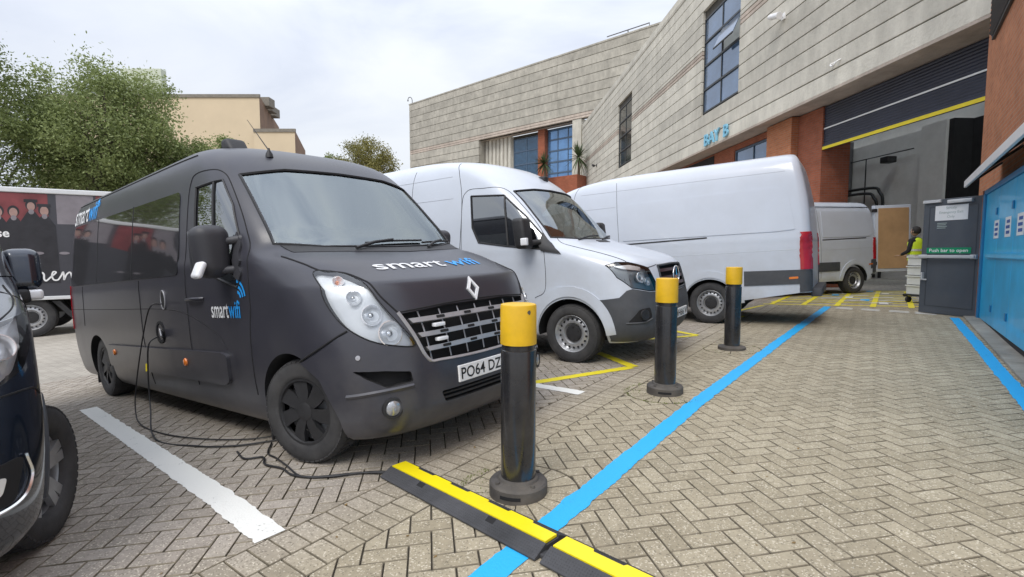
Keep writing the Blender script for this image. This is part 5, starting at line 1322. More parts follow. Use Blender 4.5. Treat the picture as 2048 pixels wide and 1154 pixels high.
    du = MB().cbox((12.5, y0 - 5.75, 3.9), (13.5, y0 - 5.0, 5.6), .03).build('air_duct', m_duct, T)
    MB().cbox((12.5, y0 - 5.75, 5.6), (15.9, y0 - 5.0, 6.3), .03).build('duct_run', m_duct, du)
    for zz, a0_, a1_ in ((4.1, 10.5, 14.6), (3.9, 10.8, 14.6)): MB().tube(smooth_path([(a1_, y0 - 5.6, zz), (a0_ + .8, y0 - 5.6, zz), (a0_ + .2, y0 - 5.6, zz - .25), (a0_, y0 - 5.6, zz - .9), (a0_, y0 - 5.6, .3)], 6), .06, 8).build('pipe', m_black, T, 60)
    MB().tube([(9.2, y0 - 5.65, 5.35), (15, y0 - 5.65, 5.4)], .025, 6).build('conduit', m_black, T); MB().tube([(11.6, y0 - 5.65, 5.35), (11.6, y0 - 5.65, .5)], .022, 6).build('conduit', m_black, T)
    MB().cbox((9.9, y0 - 5.6, 4.95), (10.3, y0 - 5.2, 5.2), .04).build('inner_camera', m_black, T)
    # letters
    for ch, a_ in (('B', 13.10), ('A', 12.62), ('Y', 12.10), ('B', 11.28)):
        vv, fs = text_mesh(ch, .86, .014, 'LEFT', ext=.03)
        MB().add([Vector((a_ - v.x * .92, .055 + v.z, 6.15 + v.y * .82)) for v in vv], fs).build('sign_letter', m_signblue, T)
    return T
build_bay()
def wall_camera(org, d, a, z, label, mat):
    T = thing('security_camera', label, 'camera', wallm(org, d) @ Matrix.Translation((a, 0, z)))
    MB().cbox((-.1, 0, -.1), (.1, .05, .1), .01).build('wall_plate', mat, T); MB().tube([(0, .05, 0), (0, .22, .02)], .03, 8).build('arm', mat, T)
    MB().lathe([(.001, .30), (.08, .30), (.10, .2), (.10, -.22), (.11, -.24), (.11, -.3), (.001, -.3)], 18, 'X', mtx=Matrix.Translation((0, .33, .0)) @ Matrix.Rotation(R(-18), 4, 'Y'), cap=False).build('housing', mat, T, 40)
    return T
wall_camera(WO, WD, 7.28, 9.2, 'pale security camera on the concrete wall right of the tall window', m_wplate)
wall_camera(WO, WD, 35.3, 9.1, 'dark security camera low on the far end of the slanting concrete wall', m_black)
T = thing('wall_lamp', 'small pale lamp hook on the concrete wall above the shutter', 'lamp', BM @ Matrix.Translation((4.58, 0, 6.72)))
MB().tube(smooth_path([(-.12, .0, .05), (-.12, .12, -.02), (0, .16, -.1), (.12, .12, -.02), (.12, 0, .05)], 5), .022, 8).build('arm', m_wplate, T, 60)

# ------------------------------------------------------------------ the wing behind
th = R(48); LD = Vector((-math.sin(th), math.cos(th), 0)); LO = Vector((7.19, 52.04, 0)); LMW = wallm(LO, LD)
def build_wing():
    T = thing('rear_wing', 'weathered grey concrete wing with recessed blue windows behind the white vans', 'building', LMW)
    cs = []; z = 15.6
    while z < 21.8: cs.append((z, z + .9, m_conc2)); z += .9
    panels(T, -9, 29, cs, [], None, splits=(3.24,), gap=.05, th=.3)
    panels(T, -9, 29, [(15.30, 15.60, m_concp), (15.05, 15.30, m_concp)], [], None, gap=.04, th=.35)
    cs = []; z = 15.05
    while z > 1: cs.append((z - .9, z, m_conc2)); z -= .9
    panels(T, 15.16, 29, cs, [], None, gap=.05, th=.3)
    MB().box((-9, -.45, 15.0), (29, -.31, 21.85)).box((15.2, -.45, 0), (28.98, -.31, 15)).build('joint_backing', m_groove, T)
    MB().cbox((-9, -.6, 21.85), (29.05, .05, 22.02), .02).build('coping', m_conc2, T)
    MB().box((28.7, -14, 0), (28.95, -.46, 21.8)).box((-9, -14, 21.5), (28.7, -.46, 21.7)).build('side_wall', m_conc2, T)
    y = -1.3
    MB().box((.7, y, 15.0), (15.16, -.31, 15.06)).build('recess_soffit', m_concp, T)
    MB().box((.0, y - .3, 0), (15.2, y - .2, 15.0)).build('recess_back', m_groove, T)
    MB().box((15.16, -1.62, 0), (15.4, -.30, 15.04)).build('reveal', m_conc2, T)
    for k in range(7): a = 10.75 + k * .63; MB().prism([(a, y - .2), (a + .6, y - .2), (a + .48, y + .25), (a + .12, y + .25)], 0, 15.0, 'XY').build('concrete_fin', m_conc, T)
    MB().cbox((5.55, y - .2, 0), (6.5, y + .5, 15.0), .02).build('brick_pillar', m_brickd, T)
    MB().cbox((.2, y - .2, 0), (1.3, -.05, 15.04), .02).build('concrete_pier', m_conc, T)
    window(T, 6.55, 10.6, 8.6, 14.6, 2, 4, depth=-y + .05, fr=.12, frm=m_frameb, mat=M('deep blue window', (.035, .085, .15), rough=.06, metal=.3, var=.3, coat=.5))
    window(T, 1.36, 5.5, 8.9, 14.95, 3, 5, depth=-y + .05, fr=.14, frm=m_frameb, mat=M('bright blue window', (.13, .27, .50), rough=.06, metal=.4, var=.25, vscale=.5, coat=.5))
    MB().tube([(-7, -.4, 22.0), (-7, -.4, 22.45), (-2.5, -.4, 22.45)], .05, 6).tube([(-4.8, -.4, 22.0), (-4.8, -.4, 22.45)], .05, 6).build('roof_rail', m_duct, T)
    return T
build_wing()
T = thing('roof_lamp', 'small gooseneck lamp on the left roof corner of the grey wing', 'lamp', LMW @ Matrix.Translation((28.7, -.3, 21.9)))
MB().tube(smooth_path([(0, 0, 0), (0, 0, .7), (.18, .1, 1.05), (.5, .2, 1.05), (.62, .25, .8)], 6), .05, 8).build('neck', m_duct, T, 60)
MB().lathe([(.10, -.16), (.09, .02), (.03, .1), (.001, .1)], 14, mtx=Matrix.Translation((.62, .25, .74)), cap=True).build('lamp_head', m_duct, T, 40)
# brick planter and the two yuccas
pw = MB().cbox((-1.6, .8, -.5), (3.2, 3.2, 8.85), .03).build('planter_wall', m_brickd); pw.matrix_world = LMW; tag(pw, 'red brick planter wall below the spiky palms', 'wall')
m_frond = M('yucca leaf', (.055, .085, .03), rough=.6, var=.45, vscale=3); m_ptrunk = M('yucca trunk', (.12, .09, .06), rough=.95, var=.3)
def yucca(pos, h, r, label, n=85):
    T = thing('yucca_palm', label, 'palm', Matrix.Translation(pos), 'spiky palms')
    MB().tube([(0, 0, -.2), (.04, 0, h * .5), (0, .03, h)], [.16, .12, .10], 8).build('trunk', m_ptrunk, T, 60)
    mb_ = MB()
    for k in range(n):
        a = random.uniform(0, 6.283); el = random.uniform(-.9, 1.45); L_ = r * random.uniform(.75, 1.1)
        d = Vector((math.cos(a) * math.cos(el), math.sin(a) * math.cos(el), math.sin(el))); s_ = d.cross(Vector((0, 0, 1))).normalized()
        P = [Vector((0, 0, h)) + d * L_ * t + Vector((0, 0, -.22 * L_ * t * t * (1.2 - d.z))) for t in (0.05, .35, .7, 1)]; w = (.045, .06, .045, .003)
        vv = []
        for p, ww in zip(P, w): vv += [p + s_ * ww, p - s_ * ww + Vector((0, 0, .012))]
        mb_.add(vv, [(0, 1, 3, 2), (2, 3, 5, 4), (4, 5, 7, 6)])
    mb_.build('fronds', m_frond, T, fix=False)
yucca((3.2, 50.0, 8.4), 1.7, 1.25, 'smaller spiky palm in front of the left blue window')
yucca((6.45, 49.2, 8.4), 2.15, 1.6, 'taller spiky palm beside the slanting concrete wall')

# ================================================================== brick end wall, hoarding, canopy and fire door on the right
FV = Vector((FX, FY, 0)); BV = Vector((BX, BY, 0))
def qm(q): o = BV * q; return Matrix(((FX, BX, 0, o.x), (FY, BY, 0, o.y), (0, 0, 1, 0), (0, 0, 0, 1)))     # local x = p, y = towards the yard
T = thing('brick_building', 'orange brick building wall at the right edge above the blue hoarding', 'building', qm(-1.34))
MB().box((3.0, -3, -.6), (13.86, 0, 14.0)).build('wall', m_brick, T)
lv = MB().cbox((10.4, .0, 5.28), (13.0, .05, 9.0), .01).build('louvre', m_frame, T)
for k in range(40):
    z = 5.36 + k * .09; MB().box((10.5, -.005, -.035), (12.9, .012, .035), mtx=Matrix.Translation((0, .07, z)) @ Matrix.Rotation(R(-35), 4, 'X')).build('louvre_blade', m_frame, lv)
m_canopy = M('galvanised roofing', (.30, .31, .32), rough=.45, metal=.5, var=.2, vscale=3)
T = thing('canopy', 'lean-to corrugated canopy with a white front edge on the brick wall', 'canopy', qm(-1.34))
vv = []; fs = []; n_ = 180
for i in range(n_ + 1):
    p = 3.0 + 8.3 * i / n_; w_ = .018 * math.sin(i * 2 * math.pi / 4)
    vv += [(p, .02, 2.86 + w_), (p, .42, 2.52 + w_)]
fs = [(2 * i, 2 * i + 1, 2 * i + 3, 2 * i + 2) for i in range(n_)]
MB().add(vv, fs).build('roof_sheet', m_canopy, T, 60)
MB().cbox((3.0, .40, 2.44), (11.32, .435, 2.55), .006).build('fascia', m_wplate, T)
for p in (4.5, 6.2, 7.9, 9.6, 11.2): MB().tube([(p, .0, 2.80), (p, .40, 2.47)], .02, 6).build('bracket', m_frame, T)
MB().cbox((3.0, .0, 2.28), (11.3, .05, 2.40), .01).build('back_rail', m_brickd, T)
m_hoard = M('bright blue painted board', (.015, .50, .88), rough=.35, var=.12, vscale=1.4, bump=.08, bscale=30, coat=.25, dirt=.25, dirt_col=(.02, .13, .28))
m_hoardd = M('blue painted post', (.012, .20, .42), rough=.4, var=.1)
T = thing('hoarding', 'bright blue hoarding with three paper notices along the right side', 'hoarding', qm(-1.17))
for k in range(6):
    p0_ = 11.05 - 1.22 * (k + 1); MB().cbox((p0_ + .006, -.03, .30), (p0_ + 1.214, .0, 2.28), .006).build('board', m_hoard, T)
    for zz in (.55, 1.95): MB().cbox((p0_ + .05, -.0, zz - .05), (p0_ + .13, .018, zz + .05), .006).build('hinge', m_hoardd, T)
MB().cbox((11.05, -.12, .20), (11.30, .03, 2.30), .01).build('post', m_hoardd, T); MB().cbox((3.6, -.10, 2.285), (11.3, .02, 2.36), .01).build('head_rail', m_hoardd, T)
MB().cbox((3.6, -.03, .24), (11.05, -.005, .295), .004).build('base_gap', m_dark, T); MB().cbox((7.2, .001, 1.28), (10.6, .03, 1.35), .008).build('cross_bar', m_hoard, T)
m_paper = M('white paper', (.74, .75, .76), rough=.7, var=.04); m_pblue = M('notice blue print', (.03, .10, .35), rough=.6, var=.1)
for pc in (9.9, 9.0, 8.2):
    nb = MB().box((pc - .2, .001, 1.56), (pc + .2, .004, 1.82)).build('notice', m_paper, T)
    MB().box((pc - .13, .0045, 1.60), (pc + .11, .006, 1.64)).box((pc - .13, .0045, 1.67), (pc + .13, .006, 1.71)).box((pc - .13, .0045, 1.74), (pc + .09, .006, 1.78)).build('notice_print', m_pblue, nb)
fo = MB()
for a, b in ((3.0, 11.3),):
    for k in range(10):
        p0_ = a + (b - a) * k / 10; p1_ = a + (b - a) * (k + 1) / 10
        vv = [GP(p, q, dz) for p in (p0_, p1_) for q, dz in ((-1.0, .004), (-1.0, .03), (-1.33, .04))]
        fo.add(vv, [(0, 1, 4, 3), (1, 2, 5, 4)])
o = fo.build('concrete_footing', concrete_mat('kerb concrete', (.36, .33, .28))); o['kind'] = 'structure'
# the fire door, standing open
d1, d2 = Vector((7.50, 9.18, 0)), Vector((7.735, 8.26, 0)); dd = (d2 - d1).normalized()
DM = Matrix(((dd.x, dd.y, 0, d1.x), (dd.y, -dd.x, 0, d1.y), (0, 0, 1, 0), (0, 0, 0, 1)))
nx_ = Vector((dd.y, -dd.x, 0))
if nx_.dot(Vector((0, 0, 0)) - d1) < 0: nx_ = -nx_
DM = Matrix(((dd.x, nx_.x, 0, d1.x), (dd.y, nx_.y, 0, d1.y), (0, 0, 1, 0), (0, 0, 0, 1)))     # y towards the viewer
T = thing('fire_door', 'grey steel fire door standing open, with green push bar sign', 'door', DM)
m_door = M('blue grey door paint', (.072, .085, .105), rough=.42, var=.1, vscale=2, coat=.15, dirt=.3, dirt_col=(.13, .13, .13))
W_ = .945
MB().cbox((0, -.05, .27), (W_, 0, 2.30), .006).build('leaf', m_door, T)
for x0_, z0_, x1_, z1_ in ((.10, .40, .11, 2.17), (.86, .40, .87, 2.17), (.11, .40, .86, .41), (.11, 2.16, .86, 2.17)): MB().box((x0_, .0005, z0_), (x1_, .004, z1_)).build('pressed_edge', M('door edge line', (.05, .058, .07), rough=.5), T)
m_green = M('green sign', (.0, .27, .12), rough=.45, var=.05); m_bar = M('push bar', (.62, .63, .64), rough=.35, metal=.3, var=.06)
sg = MB().box((.09, .002, 1.345), (.80, .006, 1.445)).build('sign', m_green, T)
def on_door(txt, size, cx, z, mat, par, w, bold=.0):
    vv, fs = text_mesh(txt, size, bold, 'CENTER'); xs = [v.x for v in vv]; sc = w / (max(xs) - min(xs)); mid = (max(xs) + min(xs)) / 2
    # the reader stands on the +y side and sees local x running to the right
    MB().add([(cx + (v.x - mid) * sc, .0072, z + v.y) for v in vv], fs).build('lettering', mat, par, fix=False)
on_door('Push bar to open', .082, .445, 1.37, m_wplate, sg, .62, .001)
pb = MB().cbox((.0, .05, 1.26), (.90, .09, 1.315), .012).build('push_bar', m_bar, T, 40)
for x in (.02, .82): MB().cbox((x, .0, 1.25), (x + .09, .06, 1.325), .01).build('bar_end', m_bar, pb, 40)
pp = MB().box((.20, .001, 1.92), (.72, .005, 2.18)).build('paper_notice', m_paper, T)
m_fade = M('faded print', (.35, .42, .40), rough=.7)
for k, t_ in enumerate(('Strictly', 'Emergency Exit', 'Only')): on_door(t_, .062, .46, 2.115 - .075 * k, m_fade, pp, (.17, .38, .12)[k])
for k in range(4): MB().box((.24, .001, 1.88 - .028 * k - .012), (.40 - .02 * (k % 2), .003, 1.88 - .028 * k)).build('small_print', m_fade, T)
MB().cbox((.42, .0, 2.21), (.80, .06, 2.27), .01).build('door_closer', m_bar, T, 40); MB().cbox((.0, .0, 2.24), (.30, .04, 2.29), .006).build('top_bracket', m_bar, T)
MB().cbox((.04, .0, .86), (.07, .05, 1.0), .006).cbox((.07, .03, .86), (.14, .045, .885), .004).build('latch_handle', m_bar, T)
for zz in (.5, 1.3, 2.1): MB().lathe([(.018, zz - .06), (.018, zz + .06)], 10, c=(W_ + .02, -.02, 0)).build('hinge', m_frame, T)
MB().cbox((W_ + .005, -.08, .22), (W_ + .09, .06, 2.36), .008).build('door_frame', m_brickd, T)
# ================================================================== bollards, cable ramp, cables
m_bolb = M('black bollard paint', (.016, .016, .018), rough=.22, var=.2, vscale=6, coat=.3, dirt=.5, dirt_z=(.1, .8, .35), dirt_col=(.10, .09, .08), bump=.05, bscale=25)
m_boly = M('yellow bollard cap', (.78, .47, .01), rough=.42, var=.10, vscale=8, dirt=.34, dirt_col=(.40, .22, .03))
m_iron = M('dusty cast base', (.055, .050, .048), rough=.75, var=.3, vscale=12, dirt=.6, dirt_col=(.17, .15, .12), bump=.3, bscale=60)
def bollard(p, q, label, flange='tall', chip=False):
    T = thing('bollard', label, 'bollard', Matrix.Translation(GP(p, q, 0)), 'black bollards with yellow caps')
    h = 1.075; r = .0985
    MB().lathe([(r, -.02), (r, h - .262), (r * .985, h - .256), (r * .93, h - .252), (r * .93, h - .2)], 48, cap=False).build('post', m_bolb, T, 35)
    MB().lathe([(r * .90, h - .222), (r * 1.02, h - .222), (r * 1.03, h - .217), (r * 1.02, h - .012), (r * .99, h - .003), (r * .9, h), (.001, h + .002)], 48, cap=False).build('cap', m_boly, T, 35)
    if flange == 'tall': prof = [(.165, -.02), (.165, .062), (.155, .074), (.118, .082), (.112, .094), (r * 1.0, .098)]
    else: prof = [(.172, -.02), (.172, .028), (.165, .036), (.11, .045), (r, .05)]
    b_ = MB().lathe(prof, 48, cap=False).build('base', m_iron, T, 35)
    if flange == 'tall':
        for a in (.6, 2.2, 3.7, 5.3): MB().lathe([(.014, .070), (.012, .088), (.001, .088)], 8, c=(.137 * math.cos(a), .137 * math.sin(a), 0), cap=False).build('bolt', m_iron, b_)
        ang = math.atan2(-FY, -FX) + .35
        m4 = Matrix.Rotation(ang, 4, 'Z')
        vv = [m4 @ Vector((.1668 * math.cos(t), .1668 * math.sin(t), z)) for t in [-.36 + .72 * k / 8 for k in range(9)] for z in (.022, .042)]
        MB().add(vv, [(2 * k, 2 * k + 2, 2 * k + 3, 2 * k + 1) for k in range(8)]).build('drain_slot', m_gap, b_)
    if chip:
        m4 = Matrix.Rotation(R(-60), 4, 'Z'); c = [(.0, -.012), (.012, -.02), (.02, -.006), (.014, .008), (.0, .004), (-.006, -.006)]
        MB().add([m4 @ Vector((r * 1.034 * math.cos(a * 9), r * 1.034 * math.sin(a * 9), h - .035 + b)) for a, b in c], [tuple(range(6))]).build('paint_chip', m_iron, T)
bollard(*BOLL[0], 'nearest black bollard with a chipped yellow cap, beside the cable ramp', chip=True)
bollard(*BOLL[1], 'middle of the three yellow capped bollards, in front of the first white van')
bollard(*BOLL[2], 'farthest yellow capped bollard, in front of the tail-out white van', 'flat')

# cable ramp: two modules laid across the path edge
m_rampb = M('black ramp rubber', (.030, .031, .034), rough=.7, var=.2, vscale=15, dirt=.45, dirt_col=(.11, .11, .12), bump=.2, bscale=200)
m_rampy = M('yellow ramp lid', (.86, .70, .01), rough=.38, var=.05)
def ramp(pq0, pq1, label):
    a, b = GP(*pq0), GP(*pq1); X = (b - a).normalized(); Zn = Vector((-.0 , 0, 1)); Y = Zn.cross(X).normalized(); Zn = X.cross(Y); Lr = (b - a).length
    mx_ = Matrix(((X.x, Y.x, Zn.x, a.x), (X.y, Y.y, Zn.y, a.y), (X.z, Y.z, Zn.z, a.z), (0, 0, 0, 1)))
    T = thing('cable_ramp', label, 'cable ramp', mx_, 'yellow and black cable ramp modules')
    h = .05; w = .125; l = .046
    sec = [(-w, .003), (-w, .010), (-l, h), (-l + .003, h - .012), (l - .003, h - .012), (l, h), (w, .010), (w, .003)]
    mb_ = MB(); xs = [0, Lr]
    vv = [(x, y, z) for x in xs for y, z in sec]; n_ = len(sec)
    mb_.add(vv, [tuple(range(n_)), tuple(range(2 * n_ - 1, n_ - 1, -1))] + [(i, i + 1, i + n_ + 1, i + n_) for i in range(n_ - 1)] + [(n_ - 1, 0, n_, 2 * n_ - 1)])
    base = mb_.build('base', m_rampb, T)
    # connector tongues
    for y in (-.09, .05): MB().cbox((Lr, y, .002), (Lr + .03, y + .05, .02), .003).build('connector', m_rampb, T)
    # lid with notched edges
    P = [(.004, -l + .006)]; Q = []
    k = 0; x = .004
    top = []; n_not = 8
    for i in range(n_not):
        x0_, x1_ = .004 + (Lr - .008) * i / n_not, .004 + (Lr - .008) * (i + 1) / n_not
        yy = l - .006 if i % 2 else l + .010
        top += [(x0_ + .004, yy), (x1_ - .004, yy)]
    low = []
    for i in range(n_not):
        x0_, x1_ = .004 + (Lr - .008) * i / n_not, .004 + (Lr - .008) * (i + 1) / n_not
        yy = -l + .004
        low += [(x0_ + .004, yy), (x1_ - .004, yy)]
    poly = low + list(reversed(top))
    MB().prism(poly, h - .008, h + .004, 'XY').build('lid', m_rampy, T)
    # grip studs on both slopes, hand holes on the near one
    for sgn in (-1, 1):
        st = MB(); sl = math.atan2(h - .010, w - l)
        for i in range(int(Lr / .014)):
            for j in range(5):
                t = .18 + .15 * j; y = sgn * (w - (w - l) * t); z = .010 + (h - .010) * t; x = .01 + i * .014
                if sgn * 1 and (.24 < x / Lr < .30 or .70 < x / Lr < .76) and t > .5: continue
                st.add([(x - .004, y - .004, z - .002 + 0), (x + .004, y - .004, z - .002), (x + .004, y + .004, z - .002), (x - .004, y + .004, z - .002), (x, y, z + .0035)], [(0, 1, 4), (1, 2, 4), (2, 3, 4), (3, 0, 4)])
        st.build('grip_studs', m_rampb, base, fix=False)['kind'] = 'stuff'
        for f_ in (.27, .73):
            x = Lr * f_; y0_, y1_ = sgn * (l + .032), sgn * (l + .004); z0_, z1_ = .010 + (h - .010) * (1 - .032 / (w - l)) + .001, h - .001
            MB().add([(x - .028, y0_, z0_), (x + .028, y0_, z0_), (x + .028, y1_, z1_), (x - .028, y1_, z1_)], [(0, 1, 2, 3)]).build('hand_hole', m_gap, base)
    return T
ramp((2.015, 2.44), (1.855, 1.175), 'cable ramp module with its end at the black van, beside the nearest bollard')
ramp((1.851, 1.145), (1.69, -.12), 'cable ramp module running off the bottom edge across the blue line')

m_cable = M('black cable', (.018, .018, .02), rough=.5, var=.2)
def mw(x, y, z): return MMX @ Vector((x, y, z))
def cable(name, pts, r, label, mat=m_cable):
    o = MB().tube(smooth_path(pts, 8), r, 7).build(name, mat, None, 60); return tag(o, label, 'cable', 'cables from the black van')
s1, s2 = MMX @ MS.side(2.95, 1.10, .01), MMX @ MS.side(3.08, .80, .03)
def gq(p, q, dz=.012): return GP(p, q, dz)
cable('power_cable', [s1, s1 + Vector((-.06, -.06, -.02)), mw(3.20, 1.13, .85), mw(3.38, 1.17, .40), mw(3.40, 1.20, .10), gq(1.50, 5.3), gq(1.55, 4.6), gq(1.78, 4.0), gq(2.1, 3.75)], .0055, 'thin black cable hanging from the oval flap of the black van')
cable('power_cable', [s2, s2 + Vector((-.03, -.07, -.06)), mw(3.12, 1.15, .50), mw(3.05, 1.18, .18), gq(1.42, 4.75), gq(1.52, 4.2), gq(1.68, 3.9), gq(1.9, 3.72), gq(2.0, 3.62)], .0065, 'thicker black cable hanging from the round socket of the black van')
o = MB().tube([mw(3.145, 1.145, .56), mw(3.135, 1.152, .49)], .0125, 8).build('cable_tag', m_yel); tag(o, 'yellow tape tag on the socket cable', 'tape')
cable('power_cable', [gq(1.62, 3.75), gq(1.58, 3.55), gq(1.66, 3.45), gq(1.60, 3.3), gq(1.62, 3.12), gq(1.60, 2.95), gq(1.66, 2.80), gq(1.80, 2.66), gq(1.93, 2.52), gq(1.99, 2.40)], .007, 'black cable lying past the black van wheel to the ramp')
cable('power_cable', [gq(1.85, 3.7), gq(1.72, 3.5), gq(1.70, 3.35), gq(1.64, 3.1, .03), gq(1.62, 2.88), gq(1.72, 2.72), gq(1.86, 2.60), gq(1.97, 2.41)], .006, 'second cable beside the wheel, twisted along the first')

# ================================================================== person and roll crates in the bay
def skin(name, verts, edges, radii, mat, parent, sub=2, root=0):
    me = bpy.data.meshes.new(name); me.from_pydata(verts, edges, [])
    o = bpy.data.objects.new(name, me); COL.objects.link(o)
    sm = o.modifiers.new('skin', 'SKIN'); sm.use_smooth_shade = True
    o.modifiers.new('sub', 'SUBSURF').levels = sub
    for v, r in zip(me.skin_vertices[0].data, radii):
        v.radius = r if hasattr(r, '__len__') else (r, r); v.use_root = False
    me.skin_vertices[0].data[root].use_root = True
    bpy.context.view_layer.update()
    m2 = bpy.data.meshes.new_from_object(o.evaluated_get(bpy.context.evaluated_depsgraph_get()))
    bpy.data.objects.remove(o); m2.materials.clear(); m2.materials.append(mat); m2.shade_smooth()
    return link(name, m2, parent)
m_hivis = M('hi-vis yellow', (.62, .80, .03), rough=.6, var=.08); m_cloth = M('dark work clothes', (.018, .018, .022), rough=.9, var=.2); m_skin = M('skin', (.42, .26, .18), rough=.6, var=.06); m_hair = M('dark hair', (.015, .012, .010), rough=.7, var=.3); m_strip = M('reflective strip', (.70, .71, .70), rough=.3, metal=.3)
px_ = Vector((9.86, 12.25, gz(9.86, 12.25)))
T = thing('person', 'person in a yellow hi-vis vest and dark clothes, back turned, behind the open van door', 'person', Matrix.Translation(px_) @ Matrix.Rotation(R(20), 4, 'Z') @ Matrix.Scale(.96, 4))
V = [(0, 0, .98), (0, 0, 1.15), (0, .01, 1.32), (0, .01, 1.46), (0, .02, 1.53),
     (.10, 0, .92), (.11, .02, .50), (.115, -.01, .09), (.12, .10, .035), (.125, .17, .03), (-.10, 0, .92), (-.12, .01, .50), (-.125, -.01, .09), (-.125, .10, .035), (-.13, .17, .03),
     (.17, .0, 1.43), (.235, .02, 1.16), (.20, .22, 1.06), (-.17, .0, 1.43), (-.235, .02, 1.16), (-.20, .22, 1.06)]
E_ = [(0, 1), (1, 2), (2, 3), (3, 4), (0, 5), (5, 6), (6, 7), (7, 8), (8, 9), (0, 10), (10, 11), (11, 12), (12, 13), (13, 14), (3, 15), (15, 16), (16, 17), (3, 18), (18, 19), (19, 20)]
RR = [(.16, .12), (.15, .11), (.17, .12), (.13, .09), .055, .095, .068, .045, .045, .035, .095, .068, .045, .045, .035, .068, .05, .038, .068, .05, .038]
skin('body', V, E_, RR, m_cloth, T)
# head with face, ears and hair
hb = MB()
bmx = bmesh.new(); bmesh.ops.create_uvsphere(bmx, u_segments=24, v_segments=18, radius=.1)
for v in bmx.verts:
    c = v.co; c.x *= .78; c.z *= 1.16; c.y *= .95
    if c.z < -.02: c.x *= 1 - .25 * min(1, (-c.z - .02) / .09); c.y = c.y * .92 + .006
hb.bm(bmx, 0, Matrix.Translation((0, .03, 1.655))); bmx.free()
hb.tube([(0, .128, 1.665), (0, .146, 1.64), (0, .13, 1.632)], [.008, .014, .01], 8)
for s in (1, -1): hb.tube([(s * .076, .03, 1.675), (s * .088, .025, 1.66), (s * .078, .03, 1.63)], [.008, .014, .008], 6)
hd = hb.build('head', m_skin, T, 60)
for s in (1, -1): MB().lathe([(.001, -.006), (.010, -.003), (.010, .003), (.001, .006)], 10, 'Y', c=(s * .03, .119, 1.665), cap=False).build('eye', m_hair, hd)
MB().tube([(-.022, .120, 1.605), (0, .124, 1.603), (.022, .120, 1.605)], .004, 6).build('mouth', M('lips', (.30, .13, .11), rough=.5), hd)
bmx = bmesh.new(); bmesh.ops.create_uvsphere(bmx, u_segments=24, v_segments=16, radius=.112)
for v in bmx.verts:
    c = v.co; c.x *= .80; c.z *= 1.08
    if c.y > .045 and c.z < .07: c.y = .045
    if c.z < -.06: c.z = -.06 + (c.z + .06) * .4
MB().bm(bmx, 0, Matrix.Translation((0, .018, 1.675))).build('hair', m_hair, T, 60); bmx.free()
vv = MB()
ring = lambda z, rx, ry, dy=0: [(rx * math.cos(2 * math.pi * k / 24), dy + ry * math.sin(2 * math.pi * k / 24), z) for k in range(24)]
R_ = [ring(.92, .20, .15), ring(1.05, .195, .145), ring(1.2, .205, .15), ring(1.36, .215, .15, .01), ring(1.46, .17, .12, .01), ring(1.50, .09, .08, .02)]
for r_ in R_: vv.v += r_
for i in range(len(R_) - 1):
    for k in range(24): vv.f.append((i * 24 + k, i * 24 + (k + 1) % 24, (i + 1) * 24 + (k + 1) % 24, (i + 1) * 24 + k)); vv.m.append(0)
vs_ = vv.build('vest', m_hivis, T, 60)
for z in (1.02, 1.16):
    b_ = MB(); b_.v = [(.208 * math.cos(2 * math.pi * k / 24), .156 * math.sin(2 * math.pi * k / 24), zz) for zz in (z, z + .05) for k in range(24)]; b_.f = [(k, (k + 1) % 24, 24 + (k + 1) % 24, 24 + k) for k in range(24)]; b_.m = [0] * 24
    b_.build('reflective_band', m_strip, vs_, 60)
for s in (1, -1):      # hands: palm, four fingers and a thumb
    hv = [(s * .20, .22, 1.06), (s * .185, .29, 1.03)]
    hd_ = MB().cbox((-.035, -.01, -.014), (.035, .075, .014), .01, mtx=Matrix.Translation((s * .19, .245, 1.045)))
    for i, (fx_, ln) in enumerate(((-.028, .06), (-.009, .072), (.010, .068), (.028, .052))):
        hd_.tube([(s * .19 + fx_, .315, 1.045), (s * .19 + fx_, .315 + ln * .55, 1.038), (s * .19 + fx_, .315 + ln * .85, 1.012)], [.009, .008, .006], 6)
    hd_.tube([(s * .19 - s * .035, .26, 1.045), (s * .19 - s * .062, .295, 1.04), (s * .19 - s * .06, .325, 1.03)], [.011, .009, .007], 6)
    hd_.build('hand', m_skin, T, 50)
m_crate = M('white plastic crate', (.68, .70, .68), rough=.5, var=.06, dirt=.25)
gx_, gy_ = 8.85, 10.62
T = thing('crate_trolley', 'stack of white plastic crates on black castors behind the grey door', 'trolley', Matrix.Translation((gx_, gy_, gz(gx_, gy_))) @ Matrix.Rotation(R(10), 4, 'Z'))
MB().cbox((-.25, -.3, .14), (.45, .3, .18), .01).build('dolly', m_black, T)
for x in (-.2, .38):
    for y in (-.24, .24): MB().lathe([(.065, -.02), (.065, .02)], 16, 'Y', c=(x, y, .065)).build('castor', m_black, T)
for k in range(4):
    z = .185 + k * .205
    c_ = MB(); c_.box((-.22, -.28, z), (.42, .28, z + .015)); 
    for a, b in (((-.22, -.28), (.42, -.262)), ((-.22, .262), (.42, .28)), ((-.22, -.262), (-.202, .262)), ((.402, -.262), (.42, .262))): c_.box((a[0], a[1], z + .015), (b[0], b[1], z + .19))
    c_.box((-.24, -.30, z + .165), (.44, -.281, z + .19)).box((-.24, -.30, z + .07), (.44, -.281, z + .085)).box((-.24, -.281, z + .165), (-.221, .30, z + .19))
    c_.build('crate', m_crate, T)

